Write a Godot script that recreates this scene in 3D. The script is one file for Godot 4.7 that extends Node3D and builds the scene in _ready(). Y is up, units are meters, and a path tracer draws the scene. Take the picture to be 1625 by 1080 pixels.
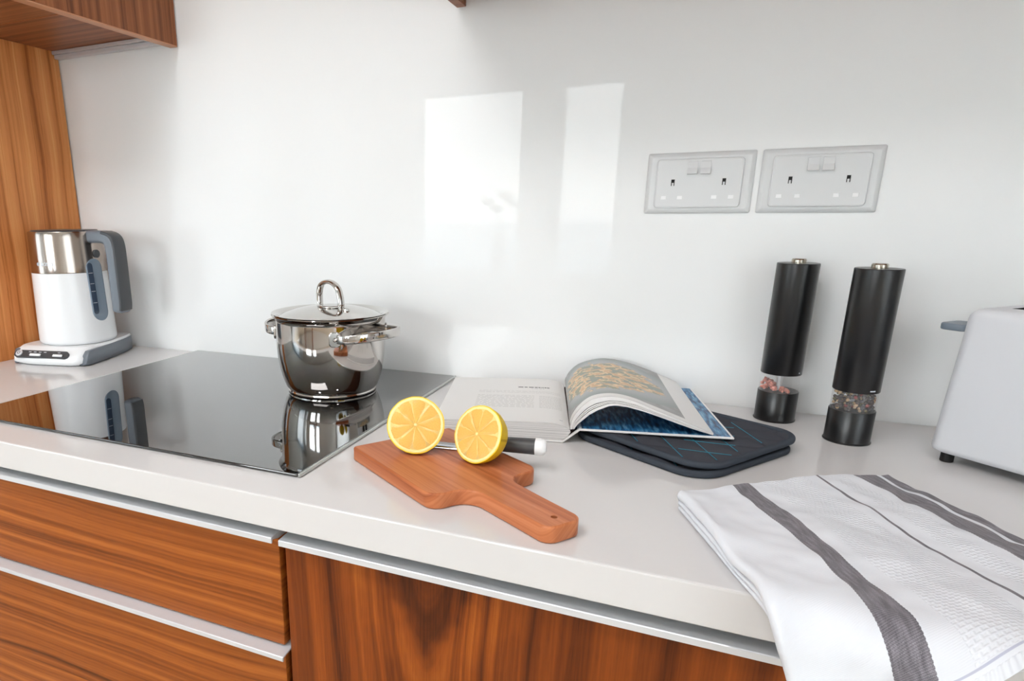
extends Node3D
# A kitchen worktop under a glossy white splashback. Units are metres; CT is the height of the worktop.
# x runs along the worktop to the right, z from the wall towards the room.

const CT := 0.90
const EXPOSURE := 1.42
const SKY_ENERGY := 8.7
const LAMP_ENERGY := 0.3
const PANEL_ENERGY := 1.0

var M := {}
var used_names := {}
var rng := RandomNumberGenerator.new()

# ---------------------------------------------------------------- mesh collecting
class MB:
	var v := PackedVector3Array()
	var uv := PackedVector2Array()
	var g := PackedInt32Array()
	var group := 0

	func tri(a: Vector3, b: Vector3, c: Vector3, ua := Vector2.ZERO, ub := Vector2.ZERO, uc := Vector2.ZERO, gr := -2) -> void:
		v.append(a); v.append(b); v.append(c)
		uv.append(ua); uv.append(ub); uv.append(uc)
		g.append(group if gr == -2 else gr)

	func quad(a: Vector3, b: Vector3, c: Vector3, d: Vector3, ua := Vector2.ZERO, ub := Vector2.ZERO, uc := Vector2.ZERO, ud := Vector2.ZERO, gr := -2) -> void:
		tri(a, b, c, ua, ub, uc, gr)
		tri(a, c, d, ua, uc, ud, gr)

	# rows of points, all rows equally long; T are their texture coordinates
	func grid(P: Array, T: Array, close_row := false) -> void:
		group += 1
		for i in P.size() - 1:
			var a: PackedVector3Array = P[i]
			var b: PackedVector3Array = P[i + 1]
			var ta: PackedVector2Array = T[i]
			var tb: PackedVector2Array = T[i + 1]
			var n := a.size()
			for j in (n if close_row else n - 1):
				var k := (j + 1) % n
				quad(a[j], a[k], b[k], b[j], ta[j], ta[k], tb[k], tb[j])

	func turned(t: Transform3D) -> void:
		for i in v.size():
			v[i] = t * v[i]

	func volume() -> float:
		var s := 0.0
		for i in range(0, v.size(), 3):
			s += v[i].dot(v[i + 1].cross(v[i + 2]))
		return s

	func flip() -> void:
		for i in range(0, v.size(), 3):
			var p := v[i]; v[i] = v[i + 1]; v[i + 1] = p
			var q := uv[i]; uv[i] = uv[i + 1]; uv[i + 1] = q

	func mesh(closed := true) -> ArrayMesh:
		if closed and volume() > 0.0:
			flip()
		var st := SurfaceTool.new()
		st.begin(Mesh.PRIMITIVE_TRIANGLES)
		for i in v.size():
			var gr := g[i / 3]
			st.set_smooth_group(0xFFFFFFFF if gr < 0 else gr)
			st.set_uv(uv[i])
			st.add_vertex(v[i])
		st.generate_normals()
		st.index()
		return st.commit()


func numbered(called: String) -> String:
	if not used_names.has(called):
		used_names[called] = 0
		return called
	used_names[called] += 1
	return "%s_%03d" % [called, used_names[called]]


func tag(o: Node3D, label := "", category := "", group := "", kind := "") -> Node3D:
	if label: o.set_meta("label", label)
	if category: o.set_meta("category", category)
	if group: o.set_meta("group", group)
	if kind: o.set_meta("kind", kind)
	return o


func thing(called: String, label: String, category: String, at: Vector3, turn := 0.0, group := "") -> Node3D:
	var o := Node3D.new()
	o.name = numbered(called)
	add_child(o)
	o.position = at
	o.rotation_degrees.y = turn
	tag(o, label, category, group)
	return o


func part(called: String, m, mat: Material, parent: Node3D, closed := true) -> MeshInstance3D:
	var o := MeshInstance3D.new()
	o.name = numbered(called) if parent == self else called
	o.mesh = m.mesh(closed) if m is MB else m
	o.material_override = mat
	parent.add_child(o, true)
	return o


func struct(called: String, m, mat: Material, parent: Node3D = self, closed := true) -> MeshInstance3D:
	var o := part(called, m, mat, parent, closed)
	if parent == self:
		o.set_meta("kind", "structure")
	return o

# ---------------------------------------------------------------- shapes
func cbox(m: MB, a: Vector3, b: Vector3, ch := 0.001, swap := false, off := Vector2.ZERO) -> void:
	var c := (a + b) / 2.0
	var h := (b - a).abs() / 2.0
	ch = minf(ch, minf(h.x, minf(h.y, h.z)) * 0.9)
	var pv := func(s: Vector3, ax: int) -> Vector3:
		var q := Vector3(h.x - ch, h.y - ch, h.z - ch)
		q[ax] += ch
		return c + s * q
	var put := func(pts: Array) -> void:
		var n: Vector3 = (pts[1] - pts[0]).cross(pts[2] - pts[0])
		if n.dot(pts[0] - c) > 0.0:
			pts.reverse()
		n = n.abs()
		var t := []
		for p: Vector3 in pts:
			var w := Vector2(p.x, p.y)
			if n.x > n.y and n.x > n.z: w = Vector2(p.z, p.y)
			elif n.y > n.z: w = Vector2(p.x, p.z)
			t.append((Vector2(w.y, w.x) if swap else w) + off)
		if pts.size() == 3: m.tri(pts[0], pts[1], pts[2], t[0], t[1], t[2], -1)
		else: m.quad(pts[0], pts[1], pts[2], pts[3], t[0], t[1], t[2], t[3], -1)
	for ax in 3:
		var i := (ax + 1) % 3
		var j := (ax + 2) % 3
		for s in [-1.0, 1.0]:
			var pts := []
			for k in [[-1, -1], [1, -1], [1, 1], [-1, 1]]:
				var sg := Vector3.ZERO
				sg[ax] = s; sg[i] = k[0]; sg[j] = k[1]
				pts.append(pv.call(sg, ax))
			put.call(pts)
		if ch <= 0.0: continue
		for k in [[-1, -1], [1, -1], [1, 1], [-1, 1]]:
			var s0 := Vector3.ZERO; s0[i] = k[0]; s0[j] = k[1]; s0[ax] = -1
			var s1 := s0; s1[ax] = 1
			put.call([pv.call(s0, i), pv.call(s1, i), pv.call(s1, j), pv.call(s0, j)])
	if ch > 0.0:
		for x in [-1.0, 1.0]:
			for y in [-1.0, 1.0]:
				for z in [-1.0, 1.0]:
					var s := Vector3(x, y, z)
					put.call([pv.call(s, 0), pv.call(s, 1), pv.call(s, 2)])


func bx(a: Vector3, b: Vector3, ch := 0.001, swap := false, off := Vector2.ZERO) -> MB:
	var m := MB.new()
	cbox(m, a, b, ch, swap, off)
	return m


# profile of (radius, height) turned about y; edges sharper than 35 degrees stay sharp
func lathe(m: MB, prof: Array, n := 64) -> void:
	var runs := [[prof[0]]]
	for i in range(1, prof.size()):
		runs[-1].append(prof[i])
		if i < prof.size() - 1:
			var d0: Vector2 = (prof[i] - prof[i - 1]).normalized()
			var d1: Vector2 = (prof[i + 1] - prof[i]).normalized()
			if d0.dot(d1) < cos(deg_to_rad(35)):
				runs.append([prof[i]])
	var far := 0.0
	for r in runs:
		var P := []
		var T := []
		for k in r.size():
			var row := PackedVector3Array()
			var tr := PackedVector2Array()
			if k: far += (r[k] - r[k - 1]).length()
			for j in n:
				var a := TAU * j / n
				row.append(Vector3(r[k].x * cos(a), r[k].y, r[k].x * sin(a)))
				tr.append(Vector2(float(j) / n, far))
			P.append(row); T.append(tr)
		m.grid(P, T, true)


func lath(prof: Array, n := 64) -> MB:
	var m := MB.new()
	lathe(m, prof, n)
	return m


func round_rect(w: float, d: float, r: float, n := 8) -> PackedVector2Array:
	var out := PackedVector2Array()
	for q in 4:
		var c := Vector2((w / 2 - r) * [1, -1, -1, 1][q], (d / 2 - r) * [1, 1, -1, -1][q])
		for i in n + 1:
			var a := PI / 2 * (q + float(i) / n)
			out.append(c + r * Vector2(cos(a), sin(a)))
	return out


func inset(p: PackedVector2Array, by: float) -> PackedVector2Array:
	var out := PackedVector2Array()
	var n := p.size()
	var area := 0.0
	for i in n:
		area += p[i].cross(p[(i + 1) % n])
	var s := signf(area)
	for i in n:
		var d0 := (p[i] - p[(i + n - 1) % n]).normalized()
		var d1 := (p[(i + 1) % n] - p[i]).normalized()
		var nn := (Vector2(-d0.y, d0.x) + Vector2(-d1.y, d1.x)).normalized() * s
		out.append(p[i] + nn * by / maxf(0.5, nn.dot(Vector2(-d1.y, d1.x) * s)))
	return out


func cap(m: MB, p: PackedVector2Array, y: float, up: bool, uvs := 1.0, uvo := Vector2.ZERO) -> void:
	var t := Geometry2D.triangulate_polygon(p)
	for i in range(0, t.size(), 3):
		var a := p[t[i]]; var b := p[t[i + 1]]; var c := p[t[i + 2]]
		if ((b - a).cross(c - a) > 0.0) != up:
			var k := b; b = c; c = k
		m.tri(Vector3(a.x, y, a.y), Vector3(b.x, y, b.y), Vector3(c.x, y, c.y), a * uvs + uvo, b * uvs + uvo, c * uvs + uvo, -1)


# outlines (x, z) stacked at heights; sides smooth, flat caps
func stack(m: MB, outlines: Array, ys: Array, bottom := true, top := true, uvs := 1.0, uvo := Vector2.ZERO) -> void:
	var P := []
	var T := []
	for k in outlines.size():
		var row := PackedVector3Array()
		var tr := PackedVector2Array()
		var q: PackedVector2Array = outlines[k]
		for p in q:
			row.append(Vector3(p.x, ys[k], p.y))
			tr.append(Vector2(p.x, p.y + ys[k]) * uvs + uvo)
		P.append(row); T.append(tr)
	# grid winding: outlines anticlockwise in (x, z) seen with z up means clockwise from above
	m.grid(P, T, true)
	var area := 0.0
	var o: PackedVector2Array = outlines[0]
	for i in o.size():
		area += o[i].cross(o[(i + 1) % o.size()])
	if area < 0.0:
		push_warning("outline turns the other way")
	if bottom: cap(m, outlines[0], ys[0], false, uvs, uvo)
	if top: cap(m, outlines[-1], ys[-1], true, uvs, uvo)


func slab(p: PackedVector2Array, y0: float, y1: float, r: float, uvs := 1.0, uvo := Vector2.ZERO) -> MB:
	var m := MB.new()
	var outs := []
	var ys := []
	for i in 4:
		var a := PI / 2 * i / 3.0
		outs.append(inset(p, r * (1 - sin(a)))); ys.append(y0 + r * (1 - cos(a)))
	for i in 4:
		var a := PI / 2 * i / 3.0
		outs.append(inset(p, r * (1 - cos(a)))); ys.append(y1 - r * (1 - sin(a)))
	stack(m, outs, ys, true, true, uvs, uvo)
	return m


# a section (n, b) swept along a path; up is the binormal for flat paths
func sweep(m: MB, path: Array, up: Vector3, sec: PackedVector2Array, closed := false, grow: Array = []) -> void:
	var P := []
	var T := []
	var n := path.size()
	var far := 0.0
	var rows := n + (1 if closed else 0)
	for q in rows:
		var i := q % n
		var t: Vector3
		if closed: t = (path[(i + 1) % n] - path[(i + n - 1) % n]).normalized()
		else: t = (path[mini(i + 1, n - 1)] - path[maxi(i - 1, 0)]).normalized()
		var nn := up.cross(t).normalized()
		var b := t.cross(nn)
		var row := PackedVector3Array()
		var tr := PackedVector2Array()
		if q: far += (path[i] - path[(q - 1) % n]).length()
		var s: float = 1.0 if grow.is_empty() else grow[i]
		for j in sec.size():
			row.append(path[i] + (nn * sec[j].x + b * sec[j].y) * s)
			tr.append(Vector2(far, float(j) / sec.size()))
		P.append(row); T.append(tr)
	m.grid(P, T, true)
	if not closed:
		for e in [0, n - 1]:
			var row: PackedVector3Array = P[e]
			var c := Vector3.ZERO
			for p in row: c += p
			c /= row.size()
			for j in row.size():
				var a := row[j]; var b := row[(j + 1) % row.size()]
				if e: m.tri(a, b, c, Vector2.ZERO, Vector2.ZERO, Vector2.ZERO, -1)
				else: m.tri(b, a, c, Vector2.ZERO, Vector2.ZERO, Vector2.ZERO, -1)


func ring(r: float, n := 10, rb := -1.0) -> PackedVector2Array:
	var out := PackedVector2Array()
	for i in n:
		out.append(Vector2(r * cos(TAU * i / n), (r if rb < 0 else rb) * sin(TAU * i / n)))
	return out


func spline(pts: Array, n: int) -> Array:
	var out := []
	var k := pts.size()
	for i in n + 1:
		var f := float(i) / n * (k - 1)
		var j := mini(int(f), k - 2)
		out.append(_cat(pts[maxi(j - 1, 0)], pts[j], pts[j + 1], pts[mini(j + 2, k - 1)], f - j))
	return out


func _cat(a, b, c, d, t: float):
	return b + (c - a) * 0.5 * t + (a * 2.0 - b * 5.0 + c * 4.0 - d) * 0.5 * t * t + (b * 3.0 - a - c * 3.0 + d) * 0.5 * t * t * t

# ---------------------------------------------------------------- materials
func mat(called: String, col: Color, rough := 0.5, metal := 0.0, spec := 0.5) -> StandardMaterial3D:
	var m := StandardMaterial3D.new()
	m.resource_name = called
	m.albedo_color = col
	m.roughness = rough
	m.metallic = metal
	m.metallic_specular = spec
	M[called] = m
	return m


func c8(r: int, g: int, b: int) -> Color:
	return Color(r / 255.0, g / 255.0, b / 255.0)


func noise(seed_: int, freq: float, oct := 3) -> FastNoiseLite:
	var n := FastNoiseLite.new()
	n.seed = seed_
	n.noise_type = FastNoiseLite.TYPE_SIMPLEX_SMOOTH
	n.frequency = freq
	n.fractal_octaves = oct
	return n


func ramp(cols: Array, t: float) -> Color:
	t = clampf(t, 0, 1) * (cols.size() - 1)
	var i := mini(int(t), cols.size() - 2)
	return cols[i].lerp(cols[i + 1], t - i)


# u runs along the grain; len_m by wid_m metres; arch > 0 gives cathedral figure round a centre line
func wood_image(w: int, h: int, len_m: float, wid_m: float, seed_: int, cols: Array, rings: float, arch := 0.0, mid := 0.5, wob := 1.0) -> ImageTexture:
	var im := Image.create(w, h, false, Image.FORMAT_RGB8)
	var warp := noise(seed_, 1.0, 2)
	var band := noise(seed_ + 1, 1.0, 4)
	var fine := noise(seed_ + 2, 1.0, 2)
	var pore := noise(seed_ + 3, 1.0, 1)
	for y in h:
		var v := (y + 0.5) / h * wid_m
		for x in w:
			var u := (x + 0.5) / w * len_m
			var vv := v + wob * (0.010 * warp.get_noise_2d(u * 1.7, v * 3.0) + 0.0016 * warp.get_noise_2d(u * 7.0 + 40.0, v * 14.0))
			var f := vv * rings
			if arch != 0.0:
				var dv := vv - mid * wid_m
				f = rings * sqrt(dv * dv + 0.0009) + arch * u * exp(-dv * dv / 0.010) + (7.0 if dv > 0.0 else 0.0) * smoothstep(0.02, 0.08, absf(dv))
			var soft := 0.55 if arch != 0.0 else 1.0
			var b := 0.52 + 0.62 * band.get_noise_2d(u * 0.35, f * 0.55 * soft)
			b += 0.26 * soft * band.get_noise_2d(u * 0.7 + 9.0, f * 2.1)
			if arch != 0.0:
				# a dark flame of heartwood that points down from the upper edge, with a lighter field round its tip
				var dd := absf(vv - mid * wid_m + 0.006 * warp.get_noise_2d(u * 14.0, 3.0)) - (0.062 - 0.62 * (0.7085 - u)) + 0.012 * warp.get_noise_2d(u * 22.0, v * 30.0)
				b -= 0.27 * smoothstep(0.012, -0.016, dd)
				b += 0.20 * exp(-pow((dd - 0.03) / 0.028, 2.0))
			b += 0.10 * fine.get_noise_2d(u * 4.0, v * 380.0)
			b -= 0.10 * maxf(0.0, pore.get_noise_2d(u * 30.0, v * 420.0) - 0.2)
			im.set_pixel(x, y, ramp(cols, b))
	return ImageTexture.create_from_image(im)


func wood(called: String, tex: ImageTexture, len_m: float, wid_m: float, rough := 0.38) -> StandardMaterial3D:
	var m := mat(called, Color.WHITE, rough)
	m.metallic_specular = 0.35
	m.albedo_texture = tex
	m.uv1_scale = Vector3(1.0 / len_m, 1.0 / wid_m, 1)
	return m


func noise_tex(seed_: int, freq: float, cols: Array, size := 256, oct := 4, stretch := Vector2.ONE) -> ImageTexture:
	var im := Image.create(size, size, false, Image.FORMAT_RGB8)
	var n := noise(seed_, freq, oct)
	for y in size:
		for x in size:
			im.set_pixel(x, y, ramp(cols, n.get_noise_2d(x * stretch.x, y * stretch.y) * 0.8 + 0.5))
	return ImageTexture.create_from_image(im)


func make_materials() -> void:
	mat("wall_gloss", Color(0.95, 0.953, 0.95), 0.0, 0.0, 0.285)
	mat("paint", Color(0.93, 0.925, 0.91), 0.8)
	mat("worktop", Color(0.845, 0.835, 0.83), 0.12, 0.0, 0.5)
	mat("hob_glass", Color(0.012, 0.013, 0.014), 0.01, 0.0, 1.0)
	M.hob_glass.clearcoat_enabled = true
	M.hob_glass.clearcoat = 1.0
	M.hob_glass.clearcoat_roughness = 0.0
	mat("trim_metal", Color(0.78, 0.79, 0.78), 0.25, 1.0)
	mat("aluminium", Color(0.86, 0.87, 0.885), 0.4, 0.35)
	mat("steel", Color(0.80, 0.785, 0.77), 0.06, 1.0)
	mat("steel_lid", Color(0.80, 0.79, 0.775), 0.09, 1.0)
	var bs := mat("brushed_steel", Color(0.70, 0.655, 0.62), 0.16, 1.0)
	bs.anisotropy_enabled = false
	mat("gap_black", Color(0.05, 0.04, 0.035), 0.8)
	mat("white_plastic", Color(0.93, 0.935, 0.94), 0.22)
	mat("socket_white", Color(0.865, 0.87, 0.87), 0.3)
	mat("hole_dark", Color(0.05, 0.04, 0.03), 0.6)
	mat("hole_shutter", Color(0.97, 0.97, 0.97), 0.35)
	mat("brass", Color(0.55, 0.45, 0.3), 0.35, 1.0)
	mat("grey_plastic", Color(0.43, 0.455, 0.49), 0.28)
	mat("dark_plastic", Color(0.26, 0.268, 0.282), 0.35)
	mat("window_grey", Color(0.50, 0.56, 0.62), 0.12)
	mat("window_dark", Color(0.25, 0.30, 0.37), 0.15)
	mat("mark_white", Color(0.85, 0.87, 0.9), 0.4)
	mat("mill_black", Color(0.075, 0.073, 0.076), 0.3, 0.0, 0.55)
	mat("button_steel", Color(0.72, 0.69, 0.64), 0.2, 1.0)
	var ac := mat("clear_acrylic", Color(0.96, 0.96, 0.96, 0.04), 0.03, 0.0, 0.3)
	ac.transparency = BaseMaterial3D.TRANSPARENCY_ALPHA
	var gl := mat("pane_glass", Color(1, 1, 1, 0.02), 0.0, 0.0, 0.4)
	gl.transparency = BaseMaterial3D.TRANSPARENCY_ALPHA
	mat("toaster_white", Color(0.84, 0.845, 0.86), 0.35)
	mat("rubber", Color(0.04, 0.04, 0.04), 0.7)
	mat("slot_dark", Color(0.06, 0.055, 0.055), 0.6)
	mat("lever_grey", Color(0.47, 0.51, 0.55), 0.4)
	mat("blade_steel", Color(0.78, 0.79, 0.80), 0.18, 1.0)
	mat("knife_grey", Color(0.30, 0.30, 0.305), 0.42)
	mat("knife_white", Color(0.95, 0.95, 0.95), 0.3)
	mat("holder_black", Color(0.275, 0.28, 0.305), 0.95, 0.0, 0.2)
	M.holder_black.heightmap_enabled = true
	M.holder_black.heightmap_texture = noise_tex(77, 0.5, [Color.BLACK, Color.WHITE], 256, 2)
	M.holder_black.heightmap_scale = 0.03
	M.holder_black.uv1_triplanar = true
	M.holder_black.uv1_scale = Vector3(14, 14, 14)
	mat("binding_black", Color(0.26, 0.28, 0.31), 0.9, 0.0, 0.2)
	mat("stitch_teal", Color(0.05, 0.47, 0.56), 0.6)
	mat("stitch_dark", Color(0.08, 0.10, 0.13), 0.8)
	mat("page_white", Color(0.90, 0.885, 0.875), 0.55)
	mat("cover_white", Color(0.92, 0.91, 0.90), 0.35)
	mat("headband_brown", Color(0.24, 0.15, 0.13), 0.6)
	mat("salt_pink", Color(0.86, 0.55, 0.48), 0.35)
	mat("frame_grey", Color(0.86, 0.86, 0.86), 0.4)
	mat("vase_glass", Color(0.35, 0.36, 0.36), 0.2)
	mat("flower", Color(0.55, 0.52, 0.48), 0.7)
	mat("stem", Color(0.25, 0.33, 0.2), 0.7)
	mat("sea_water", Color(0.35, 0.45, 0.52), 0.35)
	var cu := mat("curtain_cloth", Color(0.70, 0.70, 0.69), 0.9)
	cu.backlight_enabled = true
	cu.backlight = Color(1, 1, 1)
	var lamp := mat("lamp_glow", Color(1, 0.95, 0.88), 0.5)
	lamp.emission_enabled = true
	lamp.emission = Color(1.0, 0.99, 0.98)
	lamp.emission_energy_multiplier = 1.0
	# walnut veneers
	var walnut := [c8(92, 44, 14), c8(140, 73, 26), c8(168, 93, 36), c8(188, 112, 48)]
	M.walnut_drawer = wood("walnut_drawer", wood_image(1024, 512, 0.9, 0.36, 11, walnut, 80.0, 0.0, 0.5, 1.0), 0.9, 0.36)
	var deep := [c8(58, 25, 8), c8(104, 48, 15), c8(136, 66, 20), c8(170, 92, 30)]
	M.walnut_door = wood("walnut_door", wood_image(640, 1400, 0.74, 0.80, 23, deep, 40.0, -14.0, 0.225, 0.7), 0.74, 0.80)
	var tall := [c8(146, 80, 38), c8(206, 128, 70), c8(228, 152, 90), c8(240, 178, 116)]
	M.walnut_tall = wood("walnut_tall", wood_image(768, 512, 1.3, 0.64, 31, tall, 60.0), 1.3, 0.64, 0.42)
	var upper := [c8(92, 52, 32), c8(134, 80, 50), c8(156, 96, 60), c8(176, 112, 74)]
	M.walnut_upper = wood("walnut_upper", wood_image(768, 384, 0.9, 0.40, 41, upper, 90.0, 0.0, 0.5, 0.5), 0.9, 0.40, 0.4)
	mat("edge_band", c8(206, 150, 112), 0.4)
	var beech := [c8(146, 78, 45), c8(180, 103, 63), c8(196, 120, 78), c8(208, 134, 92)]
	M.board_wood = wood("board_wood", wood_image(768, 512, 0.32, 0.16, 53, beech, 70.0, 0.0, 0.5, 1.0), 0.32, 0.16, 0.36)
	var oak := [c8(188, 166, 142), c8(206, 186, 162), c8(220, 203, 182)]
	M.floor_wood = wood("floor_wood", wood_image(512, 256, 1.2, 0.2, 61, oak, 60.0), 1.2, 0.2, 0.35)

# ---------------------------------------------------------------- setting
func room() -> void:
	# back wall with the splashback, right wall, left wall with a curtained window, front wall with three windows, floor and ceiling
	struct("wall_back", bx(Vector3(-6.0, 0, -0.12), Vector3(2.3, 2.5, 0.0), 0), M.wall_gloss)
	var wr := MB.new()
	cbox(wr, Vector3(2.3, 0, -0.12), Vector3(2.42, 2.5, 1.7), 0)
	cbox(wr, Vector3(2.3, 0, 3.8), Vector3(2.42, 2.5, 4.12), 0)
	cbox(wr, Vector3(2.3, 0, 1.7), Vector3(2.42, 0.3, 3.8), 0)
	cbox(wr, Vector3(2.3, 2.3, 1.7), Vector3(2.42, 2.5, 3.8), 0)
	struct("wall_right", wr, M.paint)
	window("window_5", Vector3(2.34, 0.3, 1.7), Vector3(2.38, 2.3, 3.8), 0)
	struct("ceiling", bx(Vector3(-6.12, 2.5, -0.12), Vector3(2.42, 2.62, 4.12), 0), M.paint)
	var fl := Node3D.new()
	fl.name = "floor"
	add_child(fl)
	fl.set_meta("kind", "structure")
	part("subfloor", bx(Vector3(-6.12, -0.12, -0.12), Vector3(2.42, -0.016, 4.12), 0), M.paint, fl)
	var boards := []
	for k in 3:
		boards.append(bx(Vector3(0, -0.016, 0), Vector3(1.196, 0, 0.196), 0.002, false, Vector2(0.31 * k, 0.07 * k)).mesh())
	for r in 21:
		for c in 8:
			var b := part("floor_board", boards[(r + c * 2) % 3], M.floor_wood, fl)
			b.position = Vector3(-5.98 + c * 1.2 - 1.2 * (0.5 if r % 2 else 0.0), 0, -0.1 + r * 0.2)
	# front wall at z = 4, windows where the splashback mirrors them
	var y0 := CT - 0.165
	var y1 := CT + 1.20
	var wins := [[-5.6, -3.5], [-3.04, -2.76], [-2.085, -1.235], [-0.985, -0.53]]
	var wf := MB.new()
	var xs := [-6.0]
	for w in wins: xs.append(w[0]); xs.append(w[1])
	xs.append(2.42)
	for k in range(0, xs.size(), 2):
		cbox(wf, Vector3(xs[k], 0, 4.0), Vector3(xs[k + 1], 2.5, 4.12), 0)
	for w in wins:
		var wide: bool = w[1] - w[0] > 1.0
		cbox(wf, Vector3(w[0], 0, 4.0), Vector3(w[1], 0.1 if wide else y0, 4.12), 0)
		cbox(wf, Vector3(w[0], 2.3 if wide else y1, 4.0), Vector3(w[1], 2.5, 4.12), 0)
	struct("wall_front", wf, M.paint)
	for k in 4:
		window("window_%d" % (k + 1), Vector3(wins[k][0], y0 if k else 0.1, 4.04), Vector3(wins[k][1], y1 if k else 2.3, 4.08), 2)
	struct("wall_left", bx(Vector3(-6.12, 0, -0.12), Vector3(-6.0, 2.5, 4.12), 0), M.paint)
	tag(part("curtain", curtain(3.86, -5.75, -2.72), M.curtain_cloth, self, false), "sheer white full-length curtain over the wide window facing the worktop", "curtain")
	var rc := part("curtain", curtain(0.0, -1.1, 1.4), M.curtain_cloth, self, false)
	tag(rc, "sheer white full-length curtain over the window in the right side wall", "curtain")
	rc.position = Vector3(2.21, 0, 2.9)
	rc.rotation_degrees.y = 90
	# outside
	var sea := struct("sea", bx(Vector3(-900, -30, 6), Vector3(900, -20, 1600), 0), M.sea_water)
	tag(sea, "open sea outside the windows below the horizon", "sea")


func curtain(z: float, x0: float, x1: float) -> MB:
	var m := MB.new()
	var P := []
	var T := []
	for i in 241:
		var t := i / 240.0
		var row := PackedVector3Array()
		var tr := PackedVector2Array()
		for j in 2:
			row.append(Vector3(lerpf(x0, x1, t), 0.02 + 2.36 * j, z + 0.03 * sin(t * 140.0) + 0.012 * sin(t * 57.0)))
			tr.append(Vector2(t, j))
		P.append(row); T.append(tr)
	m.grid(P, T)
	return m


func window(called: String, a: Vector3, b: Vector3, ax: int) -> void:
	var o := Node3D.new()
	o.name = called
	add_child(o)
	o.set_meta("kind", "structure")
	var m := MB.new()
	var t := 0.035
	var side := 2 - ax    # the axis along the window
	var e0 := b; e0[side] = a[side] + t
	cbox(m, a, e0, 0.002)
	var e1 := a; e1[side] = b[side] - t
	cbox(m, e1, b, 0.002)
	var lo := b; lo.y = a.y + t; lo[side] = b[side] - t
	var la := a; la[side] = a[side] + t
	cbox(m, la, lo, 0.002)
	var ha := la; ha.y = b.y - t
	var hb := b; hb[side] = b[side] - t
	cbox(m, ha, hb, 0.002)
	part("window_frame", m, M.frame_grey, o)
	var ga := a; var gb := b
	ga[ax] = (a[ax] + b[ax]) / 2 - 0.003; gb[ax] = ga[ax] + 0.006
	ga[side] += t; gb[side] -= t; ga.y += t; gb.y -= t
	var g := MB.new()
	var mid := (ga[ax] + gb[ax]) / 2
	var q := []
	for k in [[0, 0], [1, 0], [1, 1], [0, 1]]:
		var p := Vector3.ZERO
		p[ax] = mid; p[side] = gb[side] if k[0] else ga[side]; p.y = gb.y if k[1] else ga.y
		q.append(p)
	g.quad(q[0], q[1], q[2], q[3])
	part("pane", g, M.pane_glass, o, false)


func downlight(x: float, z: float, label: String) -> void:
	var o := thing("ceiling_downlight", label, "light", Vector3(x, 2.5, z), 0, "recessed ceiling downlights")
	part("trim_ring", lath([Vector2(0.036, 0.0), Vector2(0.036, -0.004), Vector2(0.048, -0.006), Vector2(0.052, 0.0), Vector2(0.036, 0.0)], 32), M.frame_grey, o)
	part("lamp_glass", lath([Vector2(0, -0.001), Vector2(0.036, -0.001), Vector2(0.036, 0.0), Vector2(0, 0.0)], 32), M.lamp_glow, o)
	var l := SpotLight3D.new()
	l.name = "lamp_light"
	l.position = Vector3(0, -0.012, 0)
	l.rotation_degrees.x = -90
	l.light_color = Color(0.99, 0.99, 1.0)
	l.light_energy = LAMP_ENERGY
	l.spot_range = 8.0
	l.spot_attenuation = 2.0
	l.spot_angle = 55.0
	l.spot_angle_attenuation = 0.6
	l.light_size = 0.04
	l.shadow_enabled = true
	o.add_child(l)


func ceiling_panel(x: float, z: float, share: float, label: String) -> void:
	var o := thing("ceiling_light_panel", label, "light", Vector3(x, 2.5, z))
	part("panel_frame", bx(Vector3(-0.62, -0.03, -0.32), Vector3(0.62, -0.0005, 0.32), 0.003), M.frame_grey, o)
	part("lamp_diffuser", bx(Vector3(-0.6, -0.032, -0.3), Vector3(0.6, -0.0302, 0.3), 0.0005), M.lamp_glow, o)
	var l := AreaLight3D.new()
	l.name = "panel_light"
	l.position = Vector3(0, -0.036, 0)
	l.rotation_degrees.x = -90
	l.area_size = Vector2(1.2, 0.6)
	l.light_color = Color(0.99, 0.99, 1.0)
	l.light_energy = PANEL_ENERGY * share
	l.area_range = 9.0
	l.area_attenuation = 2.0
	l.shadow_enabled = true
	o.add_child(l)


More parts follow.
